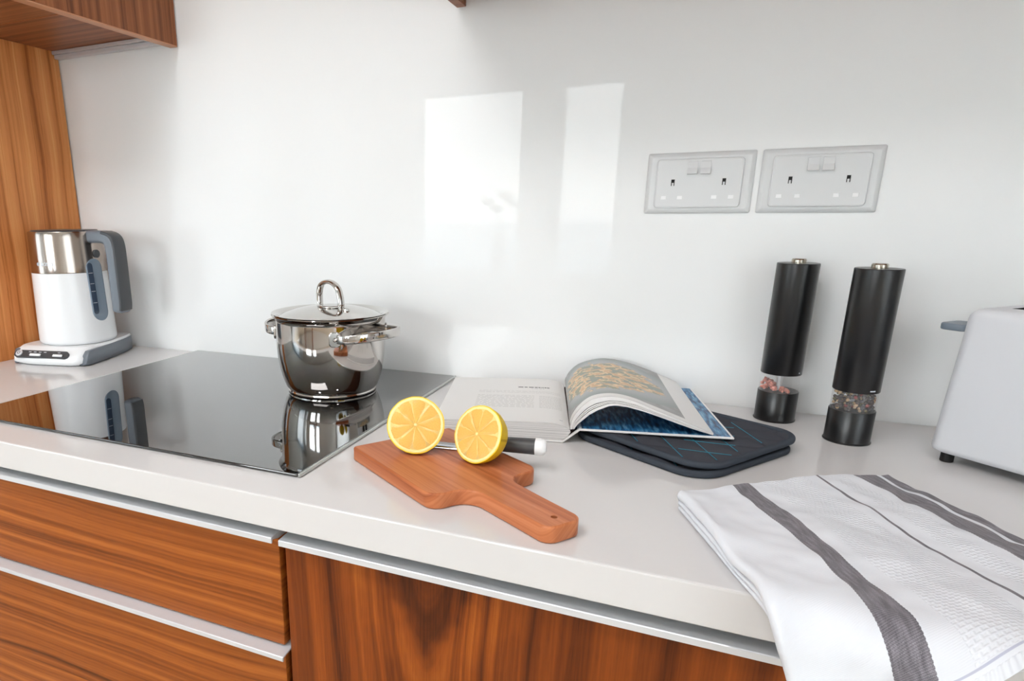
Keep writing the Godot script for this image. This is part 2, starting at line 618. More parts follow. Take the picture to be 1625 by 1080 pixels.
func dining_corner() -> void:
	var t := thing("console_table", "low console table under the windows opposite the worktop", "table", Vector3(-1.35, 0, 3.45))
	part("tabletop", bx(Vector3(-0.5, 0.72, -0.2), Vector3(0.5, 0.75, 0.2), 0.003), M.walnut_upper, t)
	for sx in [-1, 1]:
		for sz in [-1, 1]:
			part("leg", bx(Vector3(sx * 0.47 - 0.02, 0, sz * 0.17 - 0.02), Vector3(sx * 0.47 + 0.02, 0.72, sz * 0.17 + 0.02), 0.003), M.walnut_upper, t)
	var vs := thing("vase", "slim grey vase standing on the console table by the window", "vase", Vector3(-1.22, 0.75, 3.42))
	part("vessel", lath([Vector2(0, 0), Vector2(0.045, 0), Vector2(0.05, 0.01), Vector2(0.055, 0.15), Vector2(0.035, 0.28), Vector2(0.04, 0.32), Vector2(0.036, 0.32), Vector2(0.031, 0.28), Vector2(0.05, 0.15), Vector2(0.045, 0.015), Vector2(0, 0.015)], 24), M.vase_glass, vs)
	var fl := thing("flower_bunch", "bunch of dried flower heads on thin stems in the grey vase", "flowers", Vector3(-1.22, 0.77, 3.42))
	for k in 4:
		var s := MB.new()
		var tip := Vector3([-0.09, 0.02, 0.08, -0.02][k], [0.5, 0.54, 0.49, 0.45][k], [0.0, 0.03, -0.02, -0.05][k])
		sweep(s, spline([Vector3(0, 0, 0), Vector3(tip.x * 0.15, 0.3, tip.z * 0.2), tip], 10), Vector3(0, 0, 1), ring(0.003, 6))
		part("stem", s, M.stem, fl)
		var f := lath([Vector2(0, -0.02), Vector2(0.03, -0.015), Vector2(0.05, 0.012), Vector2(0.035, 0.03), Vector2(0, 0.034)], 12)
		f.turned(Transform3D(Basis(), tip))
		part("flower_head", f, M.flower, fl)

# ---------------------------------------------------------------- cabinets
func cabinets() -> void:
	# worktop
	var pts := [Vector2(0.002, 0.0), Vector2(0.6005, 0.0), Vector2(0.6022, -0.0006), Vector2(0.6026, -0.0022), Vector2(0.6026, -0.0385), Vector2(0.6015, -0.0397), Vector2(0.002, -0.0397)]
	var m := MB.new()
	for k in pts.size():
		var a: Vector2 = pts[k]; var b: Vector2 = pts[(k + 1) % pts.size()]
		m.quad(Vector3(-1.2495, a.y, a.x), Vector3(2.298, a.y, a.x), Vector3(2.298, b.y, b.x), Vector3(-1.2495, b.y, b.x), Vector2.ZERO, Vector2.ZERO, Vector2.ZERO, Vector2.ZERO, -1)
	for x in [-1.2495, 2.298]:
		for k in range(1, pts.size() - 1):
			var a := Vector3(x, pts[0].y, pts[0].x); var b := Vector3(x, pts[k].y, pts[k].x); var c := Vector3(x, pts[k + 1].y, pts[k + 1].x)
			if x < 0: m.tri(a, b, c, Vector2.ZERO, Vector2.ZERO, Vector2.ZERO, -1)
			else: m.tri(a, c, b, Vector2.ZERO, Vector2.ZERO, Vector2.ZERO, -1)
	var w := part("worktop", m, M.worktop, self)
	w.position = Vector3(0, CT, 0)
	tag(w, "long white stone worktop carrying the hob and the toaster", "worktop")

	# drawer unit
	var d := thing("drawer_unit", "walnut drawer cabinet with two wide drawers below the hob", "cabinet", Vector3(-0.78, 0, 0))
	part("body", bx(Vector3(-0.468, 0.10, 0.01), Vector3(0.466, 0.8598, 0.562), 0.001), M.gap_black, d)
	part("plinth", bx(Vector3(-0.468, 0.0, 0.06), Vector3(0.466, 0.098, 0.52), 0.001), M.aluminium, d)
	part("side_panel", bx(Vector3(0.4665, 0.10, 0.01), Vector3(0.4715, 0.8598, 0.560), 0.0006, true), M.walnut_door, d)
	var ys := [[0.6945, 0.8395, 0.052], [0.445, 0.6885, 0.2], [0.105, 0.42, 0.5]]
	for k in 3:
		var q: Array = ys[k]
		var dr := part("drawer_front", bx(Vector3(-0.468, q[0], 0.564), Vector3(0.466, q[1], 0.584), 0.0008, false, Vector2(0.15 + 0.23 * k, q[2])), M.walnut_drawer, d)
		handle(dr, -0.468, [0.4675, 0.4735, 0.4735][k], q[1], k > 0)
	# door unit
	var e := thing("door_unit", "walnut base cabinet with vertical grain doors right of the drawers", "cabinet", Vector3(0, 0, 0))
	part("body", bx(Vector3(-0.3045, 0.10, 0.01), Vector3(2.29, 0.8598, 0.562), 0.001), M.gap_black, e)
	part("plinth", bx(Vector3(-0.3045, 0.0, 0.06), Vector3(2.29, 0.098, 0.52), 0.001), M.aluminium, e)
	var x := -0.3055
	for k in 3:
		var wd: float = [0.80, 0.90, 0.89][k]
		var dr := part("door", bx(Vector3(x, 0.105, 0.564), Vector3(x + wd - 0.004, 0.8385, 0.584), 0.0008, true, Vector2(-0.13, 0.3055)), M.walnut_door, e)
		handle(dr, x + 0.0025, x + wd - 0.004, 0.8385, false)
		x += wd


# aluminium profile along the upper edge of a front: a ledge that ends in a lip
func handle(front: Node3D, x0: float, x1: float, y: float, low: bool) -> void:
	var up := 0.0075
	var sec := [Vector2(0.566, y + 0.001), Vector2(0.566, y + up + 0.002), Vector2(0.585, y + up + 0.0012), Vector2(0.599, y + up), Vector2(0.600, y + up - 0.0008), Vector2(0.600, y + 0.0005), Vector2(0.5985, y + 0.0005), Vector2(0.5975, y + up - 0.003), Vector2(0.586, y + 0.001)]
	if low:
		sec = [Vector2(0.566, y + 0.001), Vector2(0.566, y + 0.0045), Vector2(0.576, y + 0.0042), Vector2(0.599, y + 0.0015), Vector2(0.600, y + 0.0008), Vector2(0.600, y - 0.0045), Vector2(0.5985, y - 0.0045), Vector2(0.5975, y - 0.0005), Vector2(0.586, y + 0.001)]
	var m := MB.new()
	for k in sec.size():
		var a: Vector2 = sec[k]; var b: Vector2 = sec[(k + 1) % sec.size()]
		m.quad(Vector3(x0, a.y, a.x), Vector3(x1, a.y, a.x), Vector3(x1, b.y, b.x), Vector3(x0, b.y, b.x), Vector2.ZERO, Vector2.ZERO, Vector2.ZERO, Vector2.ZERO, -1)
	var poly := PackedVector2Array(sec)
	var t := Geometry2D.triangulate_polygon(poly)
	for i in range(0, t.size(), 3):
		var a := poly[t[i]]; var b := poly[t[i + 1]]; var c := poly[t[i + 2]]
		if (b - a).cross(c - a) < 0.0:
			var q := b; b = c; c = q
		m.tri(Vector3(x0, a.y, a.x), Vector3(x0, b.y, b.x), Vector3(x0, c.y, c.x), Vector2.ZERO, Vector2.ZERO, Vector2.ZERO, -1)
		m.tri(Vector3(x1, a.y, a.x), Vector3(x1, c.y, c.x), Vector3(x1, b.y, b.x), Vector2.ZERO, Vector2.ZERO, Vector2.ZERO, -1)
	part("handle_profile", m, M.aluminium, front)


func tall_and_upper() -> void:
	var t := thing("tall_cabinet", "tall walnut housing with vertical grain at the left end of the worktop", "cabinet", Vector3(-1.251, 0, 0))
	part("side_panel", bx(Vector3(-0.019, 0.0, 0.003), Vector3(0, 2.35, 0.30), 0.0008, true, Vector2(-0.85, 0.0)), M.walnut_tall, t)
	part("body", bx(Vector3(-0.62, 0.0, 0.003), Vector3(-0.0195, 2.35, 0.278), 0.001), M.gap_black, t)
	part("door", bx(Vector3(-0.62, 0.1, 0.280), Vector3(-0.022, 2.35, 0.30), 0.001, true), M.walnut_tall, t)

	var yb := CT + 0.645
	var u := thing("upper_cabinet", "walnut wall cabinet at top left beside the tall housing", "cabinet", Vector3(-1.25, yb, 0))
	part("bottom_panel", bx(Vector3(0.001, 0.0, 0.003), Vector3(0.320, 0.016, 0.205), 0.0008), M.walnut_upper, u)
	part("bottom_panel", bx(Vector3(0.001, 0.0, 0.2065), Vector3(0.320, 0.016, 0.362), 0.0008, false, Vector2(0.2, 0.1)), M.walnut_upper, u)
	part("body", bx(Vector3(0.001, 0.017, 0.003), Vector3(0.320, 0.72, 0.350), 0.001), M.walnut_upper, u)
	part("door", bx(Vector3(0.001, -0.005, 0.364), Vector3(0.320, 0.72, 0.382), 0.001, true), M.walnut_upper, u)
	var ep := part("end_panel", bx(Vector3(0.3205, -0.020, 0.003), Vector3(0.3385, 0.72, 0.382), 0.0005, true, Vector2(0.1, 0.0)), M.walnut_upper, u)
	part("edge_strip", bx(Vector3(0.3203, -0.0222, 0.003), Vector3(0.3387, -0.0202, 0.382), 0.0005), M.edge_band, ep)
	var rail := MB.new()
	for q in [[-0.0065, 0.0, 0.020], [-0.0135, -0.0070, 0.015]]:
		cbox(rail, Vector3(-0.018, q[0], 0.003), Vector3(0.3195, q[1] - 0.0002, q[2]), 0.0012)
	rail = MB.new()
	cbox(rail, Vector3(0.002, -0.0075, 0.003), Vector3(0.3195, -0.0003, 0.022), 0.0012)
	cbox(rail, Vector3(0.002, -0.0155, 0.003), Vector3(0.3195, -0.0078, 0.017), 0.0012)
	part("wall_rail", rail, M.aluminium, u)

	var r := thing("upper_cabinet", "walnut wall cabinet whose end panel just shows at the top edge", "cabinet", Vector3(-0.3185, yb, 0))
	var e2 := part("end_panel", bx(Vector3(0, -0.0195, 0.003), Vector3(0.0155, 0.72, 0.36), 0.0005, true, Vector2(0, 0.2)), M.walnut_upper, r)
	part("edge_strip", bx(Vector3(-0.0002, -0.0225, 0.003), Vector3(0.0157, -0.0197, 0.36), 0.0005), M.walnut_upper, e2)
	part("bottom_panel", bx(Vector3(0.016, 0.0, 0.003), Vector3(2.6, 0.016, 0.35), 0.0008), M.walnut_upper, r)
	part("body", bx(Vector3(0.016, 0.017, 0.003), Vector3(2.6, 0.72, 0.345), 0.001), M.walnut_upper, r)
	for k in 4:
		part("door", bx(Vector3(0.016 + k * 0.646, -0.005, 0.352), Vector3(0.016 + k * 0.646 + 0.643, 0.72, 0.37), 0.001, true), M.walnut_upper, r)


func hob() -> void:
	var o := thing("induction_hob", "black glass induction hob set on the white worktop", "hob", Vector3(-0.618, CT, 0.2735))
	part("glass_plate", slab(round_rect(0.616, 0.543, 0.003, 3), 0.0004, 0.0045, 0.0012), M.hob_glass, o)
	part("side_trim", bx(Vector3(0.3082, 0.0003, -0.2715), Vector3(0.3118, 0.0050, 0.2715), 0.0009), M.trim_metal, o)
	part("side_trim", bx(Vector3(-0.3102, 0.0003, -0.2715), Vector3(-0.3084, 0.0046, 0.2715), 0.0006), M.trim_metal, o)

# ---------------------------------------------------------------- sockets
func socket_frame(w: float, h: float) -> MB:
	var m := MB.new()
	var q := []
	for i in [0.0, 0.0, 0.0012, 0.0050, 0.0064]: q.append(round_rect(w - 2 * i, h - 2 * i, 0.0025, 4))
	stack(m, q, [0.0, 0.0016, 0.0034, 0.0060, 0.0065])
	return m


func socket(x: float, label: String) -> void:
	var o := thing("double_socket", label, "socket", Vector3(x, CT + 0.2972, 0.0), 0, "double sockets on the splashback")
	var w := 0.148
	var h := 0.088
	var m := socket_frame(w, h)
	m.turned(Transform3D(Basis(Vector3(1, 0, 0), Vector3(0, 0, 1), Vector3(0, -1, 0)), Vector3(w / 2, h / 2, 0.0003)))
	part("frame", m, M.socket_white, o)
	# face plate with sunk holes: strips round the openings
	var holes := []
	for k in 2:
		var cx := 0.0384 + 0.0704 * k
		holes.append([cx - 0.0025, 0.0402, cx + 0.0025, 0.0496, true])
		for s in [-1, 1]:
			holes.append([cx + s * 0.0115 - 0.0037, 0.0207, cx + s * 0.0115 + 0.0037, 0.0258, false])
	var z0 := 0.0066
	var z1 := 0.0092
	var pa := Vector2(0.0152, 0.0096)
	var pb := Vector2(0.1318, 0.0776)
	var f := MB.new()
	var ysplit := [pa.y + 0.001, 0.0207, 0.0258, 0.0402, 0.0496, pb.y - 0.001]
	for i in 5:
		var row := []
		for q in holes:
			if q[1] < ysplit[i] + 0.0005 and q[3] > ysplit[i] + 0.0005: row.append(q)
		row.sort_custom(func(a, b): return a[0] < b[0])
		var xx := pa.x + 0.001
		for q in row:
			cbox(f, Vector3(xx, ysplit[i], z0), Vector3(q[0], ysplit[i + 1], z1), 0)
			xx = q[2]
		cbox(f, Vector3(xx, ysplit[i], z0), Vector3(pb.x - 0.001, ysplit[i + 1], z1), 0)
	part("face_plate", f, M.socket_white, o)
	# a thin raised border round the face
	var bd := MB.new()
	var path := []
	var rr := round_rect(pb.x - pa.x, pb.y - pa.y, 0.004, 5)
	for p in rr: path.append(Vector3(p.x + (pa.x + pb.x) / 2, p.y + (pa.y + pb.y) / 2, z1 - 0.001))
	sweep(bd, path, Vector3(0, 0, 1), ring(0.0014, 8), true)
	part("border", bd, M.socket_white, o)
	for q in holes:
		part("pin_hole", bx(Vector3(q[0], q[1], z0), Vector3(q[2], q[3], z0 + (0.0003 if q[4] else 0.0012)), 0), M.hole_dark if q[4] else M.hole_shutter, o)
		if q[4]:
			part("pin_shutter", bx(Vector3(q[0] + 0.0012, q[1], z0 + 0.0003), Vector3(q[2] - 0.0012, q[1] + 0.0046, z0 + 0.0016), 0.0002), M.socket_white, o)
	for k in 2:
		var sx := 0.0640 + k * 0.0181
		var sw := MB.new()
		var yb := 0.0563
		var prof := [[0.0, 0.0056], [0.0008, 0.0064], [0.009, 0.0030], [0.0180, 0.0020], [0.0188, 0.0]]
		var a := sx - 0.0068
		var b := sx + 0.0068
		var P := []
		var T := []
		for q in prof:
			P.append(PackedVector3Array([Vector3(a, yb + q[0], z1 + q[1] - 0.0005), Vector3(b, yb + q[0], z1 + q[1] - 0.0005), Vector3(b, yb + q[0], z1 - 0.001), Vector3(a, yb + q[0], z1 - 0.001)]))
			T.append(PackedVector2Array([Vector2.ZERO, Vector2.ZERO, Vector2.ZERO, Vector2.ZERO]))
		for i in P.size() - 1:
			for j in 4:
				sw.quad(P[i][j], P[i][(j + 1) % 4], P[i + 1][(j + 1) % 4], P[i + 1][j], Vector2.ZERO, Vector2.ZERO, Vector2.ZERO, Vector2.ZERO, -1)
		sw.quad(P[0][3], P[0][2], P[0][1], P[0][0], Vector2.ZERO, Vector2.ZERO, Vector2.ZERO, Vector2.ZERO, -1)
		sw.quad(P[-1][0], P[-1][1], P[-1][2], P[-1][3], Vector2.ZERO, Vector2.ZERO, Vector2.ZERO, Vector2.ZERO, -1)
		part("rocker_switch", sw, M.socket_white, o)

# ---------------------------------------------------------------- kettle
func kettle() -> void:
	var at := Vector3(-1.1472, CT, 0.1341)
	# power base
	var k := thing("kettle", "white and steel electric kettle with a grey handle on its power base", "kettle", at)
	var outline := func(front: float, half: float, back: float) -> PackedVector2Array:
		var q := [Vector2(half - 0.012, front - 0.014), Vector2(half - 0.030, front + 0.002), Vector2(0, front + 0.005), Vector2(-half + 0.026, front - 0.001), Vector2(-half + 0.002, front - 0.022), Vector2(-half + 0.010, 0.0), Vector2(-0.066, back + 0.03), Vector2(-0.04, back), Vector2(0.045, back), Vector2(0.068, back + 0.02), Vector2(half - 0.012, 0.0)]
		var out := PackedVector2Array()
		q.append(q[0])
		for p in spline(q, 66).slice(0, 66): out.append(p)
		return out
	var bm := MB.new()
	stack(bm, [outline.call(0.104, 0.088, -0.098), outline.call(0.111, 0.093, -0.104), outline.call(0.108, 0.0935, -0.105), outline.call(0.092, 0.0935, -0.105), outline.call(0.083, 0.091, -0.103), outline.call(0.078, 0.087, -0.100)], [0.001, 0.006, 0.016, 0.030, 0.0345, 0.0355])
	var b := part("base", bm, M.white_plastic, k)
	b.rotation_degrees.y = 13.0
	# dark side cheeks following the outline
	for s in [-1, 1]:
		var sm := MB.new()
		var P := []
		var T := []
		for i in 15:
			var t := i / 14.0
			var p: Vector2 = spline([Vector2(0.0800, 0.1045), Vector2(0.0865, 0.082), Vector2(0.0825, 0.0), Vector2(0.0700, -0.076), Vector2(0.058, -0.1)], 14)[i]
			var y0 := 0.0015
			var y1 := 0.0015 + 0.029 * smoothstep(0.0, 0.25, t)
			var o := 0.0042 * (1.0 if i > 0 else 0.5)
			P.append(PackedVector3Array([Vector3(s * (p.x - 0.008), y0, p.y), Vector3(s * (p.x + o), y0 + 0.001, p.y), Vector3(s * (p.x + o), y1, p.y), Vector3(s * (p.x - 0.008), y1 + 0.001, p.y)]))
			T.append(PackedVector2Array([Vector2.ZERO, Vector2.ZERO, Vector2.ZERO, Vector2.ZERO]))
		sm.grid(P, T, true)
		sm.quad(P[0][0], P[0][1], P[0][2], P[0][3]); sm.quad(P[14][3], P[14][2], P[14][1], P[14][0])
		part("side_cheek", sm, M.grey_plastic, b)
	# control panel on the sloping front
	var nrm := Vector3(0, 0.75, 0.66)
	var fr := Transform3D(Basis(Vector3(1, 0, 0), nrm, Vector3(1, 0, 0).cross(nrm)), Vector3(-0.012, 0.0236, 0.1082))
	var pm := slab(round_rect(0.128, 0.0175, 0.0085, 8), -0.004, 0.0012, 0.0004)
	pm.turned(fr)
	part("control_panel", pm, M.dark_plastic, b)
	var kb := lath([Vector2(0, 0.0028), Vector2(0.0062, 0.0028), Vector2(0.0072, 0.002), Vector2(0.0075, 0.0), Vector2(0, 0.0)], 28)
	kb.turned(fr * Transform3D(Basis(), Vector3(-0.052, 0.001, 0)))
	part("power_button", kb, M.aluminium, b)
	var kr := MB.new()
	var rp := []
	for i in 24: rp.append(Vector3(0.003 * cos(TAU * i / 24), 0, 0.003 * sin(TAU * i / 24)))
	sweep(kr, rp, Vector3.UP, ring(0.0005, 6), true)
	kr.turned(fr * Transform3D(Basis(), Vector3(-0.052, 0.0039, 0)))
	part("power_symbol", kr, M.dark_plastic, b)
	for q in [[-0.012, 0.026, 0.0035], [0.041, 0.022, 0.0035]]:
		var km := slab(round_rect(q[1], 0.0055, 0.001, 3), 0.0, 0.002, 0.0004)
		km.turned(fr * Transform3D(Basis(), Vector3(q[0], 0.0011, 0.0035)))
		part("push_button", km, M.white_plastic, b)
	for n in 5:
		var dm := bx(Vector3(-0.003, 0, -0.0007), Vector3(0.003, 0.0003, 0.0007), 0)
		dm.turned(fr * Transform3D(Basis(), Vector3([-0.028, -0.016, -0.004, 0.008, 0.041][n], 0.0012, -0.0042)))
		part("panel_mark", dm, M.mark_white, b)

	# kettle
	var Y := func(y: float) -> float: return y - 0.0356
	var R := func(y: float) -> float: return lerpf(0.079, 0.0719, clampf((y - 0.035) / 0.234, 0, 1))
	var body := [Vector2(0, 0.0004), Vector2(0.074, 0.0004), Vector2(0.0765, 0.002), Vector2(0.0785, 0.006)]
	for i in 9: body.append(Vector2(R.call(0.044 + 0.141 * i / 8.0), Y.call(0.044 + 0.141 * i / 8.0)))
	body.append(Vector2(0.070, Y.call(0.1852))); body.append(Vector2(0, Y.call(0.1852)))
	part("body", lath(body, 96), M.white_plastic, k)
	var col := [Vector2(0.070, Y.call(0.1845)), Vector2(R.call(0.1856) + 0.0002, Y.call(0.1856))]
	for i in 7: col.append(Vector2(R.call(0.187 + 0.079 * i / 6.0) + 0.0004, Y.call(0.187 + 0.079 * i / 6.0)))
	col.append(Vector2(0.0715, Y.call(0.2685))); col.append(Vector2(0.069, Y.call(0.2688))); col.append(Vector2(0.068, Y.call(0.266))); col.append(Vector2(0.068, Y.call(0.1845))); col.append(Vector2(0.070, Y.call(0.1845)))
	var st := part("steel_collar", lath(col, 96), M.brushed_steel, k)
	part("lid", lath([Vector2(0, Y.call(0.262)), Vector2(0.0675, Y.call(0.262)), Vector2(0.0675, Y.call(0.268)), Vector2(0.064, Y.call(0.2715)), Vector2(0.030, Y.call(0.2725)), Vector2(0, Y.call(0.2725))], 64), M.dark_plastic, k)
	# brand lettering bent round the collar
	var tm := TextMesh.new()
	tm.text = "BOSCH"
	var sf := SystemFont.new()
	sf.font_names = PackedStringArray(["Droid Sans"])
	sf.font_weight = 700
	tm.font = sf
	tm.font_size = 64
	tm.pixel_size = 0.0001
	tm.depth = 0.004
	var arr := tm.get_mesh_arrays()
	var vv: PackedVector3Array = arr[Mesh.ARRAY_VERTEX]
	var size := tm.get_aabb().size
	var sc := 0.030 / maxf(size.x, 0.0001)
	var rad: float = R.call(0.2045) + 0.0006
	for i in vv.size():
		var a := deg_to_rad(10.0) + vv[i].x * sc / rad
		var rr := rad + vv[i].z * 0.06
		vv[i] = Vector3(rr * sin(a), Y.call(0.2045) + vv[i].y * sc, rr * cos(a))
	arr[Mesh.ARRAY_VERTEX] = vv
	arr[Mesh.ARRAY_NORMAL] = null
	arr[Mesh.ARRAY_TANGENT] = null
	var am := ArrayMesh.new()
	am.add_surface_from_arrays(Mesh.PRIMITIVE_TRIANGLES, arr)
	part("brand_lettering", am, M.mark_white, st)
	var lr := MB.new()
	var lp := []
	for i in 24: lp.append(Vector3(0.0032 * cos(TAU * i / 24), 0.0032 * sin(TAU * i / 24), 0))
	sweep(lr, lp, Vector3(0, 0, 1), ring(0.0005, 6), true)
	cbox(lr, Vector3(-0.0012, -0.0022, -0.0003), Vector3(-0.0007, 0.0022, 0.0003), 0)
	cbox(lr, Vector3(0.0007, -0.0022, -0.0003), Vector3(0.0012, 0.0022, 0.0003), 0)
	cbox(lr, Vector3(-0.0012, -0.0003, -0.0003), Vector3(0.0012, 0.0003, 0.0003), 0)
	var la := deg_to_rad(-7.5)
	lr.turned(Transform3D(Basis(Vector3.UP, la), Vector3(rad * sin(la), Y.call(0.2045), rad * cos(la))))
	part("brand_emblem", lr, M.mark_white, st)
	# handle: a strap that leaves the rim, turns down and ends free
	var hp := spline([Vector3(0.060, Y.call(0.2575), 0), Vector3(0.090, Y.call(0.2575), 0), Vector3(0.104, Y.call(0.2565), 0), Vector3(0.117, Y.call(0.250), 0), Vector3(0.1215, Y.call(0.236), 0), Vector3(0.1225, Y.call(0.200), 0), Vector3(0.1225, Y.call(0.150), 0), Vector3(0.1225, Y.call(0.116), 0), Vector3(0.1215, Y.call(0.101), 0)], 40)
	var hs := round_rect(0.025, 0.036, 0.007, 5)
	var grow := []
	for i in hp.size(): grow.append(1.0 if i < hp.size() - 3 else [0.97, 0.88, 0.7][i - hp.size() + 3])
	var hm := MB.new()
	sweep(hm, hp, Vector3(0, 0, 1), hs, false, grow)
	var hd := part("handle", hm, M.grey_plastic, k)
	# outer grip shell, darker
	var gp := spline([Vector3(0.106, Y.call(0.2660), 0), Vector3(0.124, Y.call(0.2595), 0), Vector3(0.1325, Y.call(0.243), 0), Vector3(0.1340, Y.call(0.205), 0), Vector3(0.1340, Y.call(0.150), 0), Vector3(0.1340, Y.call(0.120), 0), Vector3(0.132, Y.call(0.106), 0)], 30)
	var gm := MB.new()
	sweep(gm, gp, Vector3(0, 0, 1), round_rect(0.007, 0.037, 0.003, 3))
	part("grip_cover", gm, M.dark_plastic, hd)
	var kn := lath([Vector2(0, 0), Vector2(0.0085, 0), Vector2(0.0085, 0.004), Vector2(0.0075, 0.0052), Vector2(0, 0.0052)], 24)
	var ka := deg_to_rad(8.0)
	kn.turned(Transform3D(Basis(Vector3(0, 0, 1), -PI / 2) , Vector3.ZERO))
	kn.turned(Transform3D(Basis(Vector3.UP, -ka + deg_to_rad(8)), Vector3(R.call(0.2225) * cos(ka - deg_to_rad(8)) - 0.001, Y.call(0.2225), R.call(0.2225) * sin(ka - deg_to_rad(8)))))
	part("lid_release_button", kn, M.dark_plastic, k)
	# water gauge: a long round-ended strip bent round the body
	gauge(k, "water_gauge", 0.0125, 0.040, 0.083, 0.213, 0.0012, M.window_grey, R)
	gauge(k, "gauge_scale", 0.0245, 0.012, 0.098, 0.205, 0.0018, M.window_dark, R)
	for y in [0.184, 0.162, 0.146, 0.122]:
		gauge(k, "scale_mark", 0.0245, 0.009, y - 0.0004, y + 0.0004, 0.0022, M.mark_white, R)
	for c: Node3D in k.get_children():
		if c.name != "base":
			c.position.y = 0.0356
			c.rotation_degrees.y = 8.0


func gauge(k: Node3D, called: String, shift: float, w: float, y0: float, y1: float, out: float, m: Material, R: Callable) -> void:
	var mb := MB.new()
	var P := []
	var T := []
	var r := minf(w / 2, (y1 - y0) / 2)
	for i in 41:
		var y: float
		var hw: float
		if i <= 12:
			var a := PI / 2 * i / 12.0
			y = y0 + r * (1 - cos(a)); hw = w / 2 - r + r * sin(a)
		elif i >= 28:
			var a := PI / 2 * (40 - i) / 12.0
			y = y1 - r * (1 - cos(a)); hw = w / 2 - r + r * sin(a)
		else:
			y = lerpf(y0 + r, y1 - r, (i - 12) / 16.0); hw = w / 2
		hw = maxf(hw, 0.0002)
		var row := PackedVector3Array()
		var tr := PackedVector2Array()
		var base: float = R.call(y)
		for j in 11:
			var a := -(shift + hw * (1 - j / 5.0)) / base - deg_to_rad(-2)
			var rr := base + out
			row.append(Vector3(rr * cos(a), y - 0.0356, -rr * sin(a)))
			tr.append(Vector2(j / 10.0, i / 40.0))
		for j in 11:
			var a := -(shift + hw * (1 - (10 - j) / 5.0)) / base - deg_to_rad(-2)
			var rr := base - 0.001
			row.append(Vector3(rr * cos(a), y - 0.0356, -rr * sin(a)))
			tr.append(Vector2(j / 10.0, i / 40.0))
		P.append(row); T.append(tr)
	mb.grid(P, T, true)
	part(called, mb, m, k)

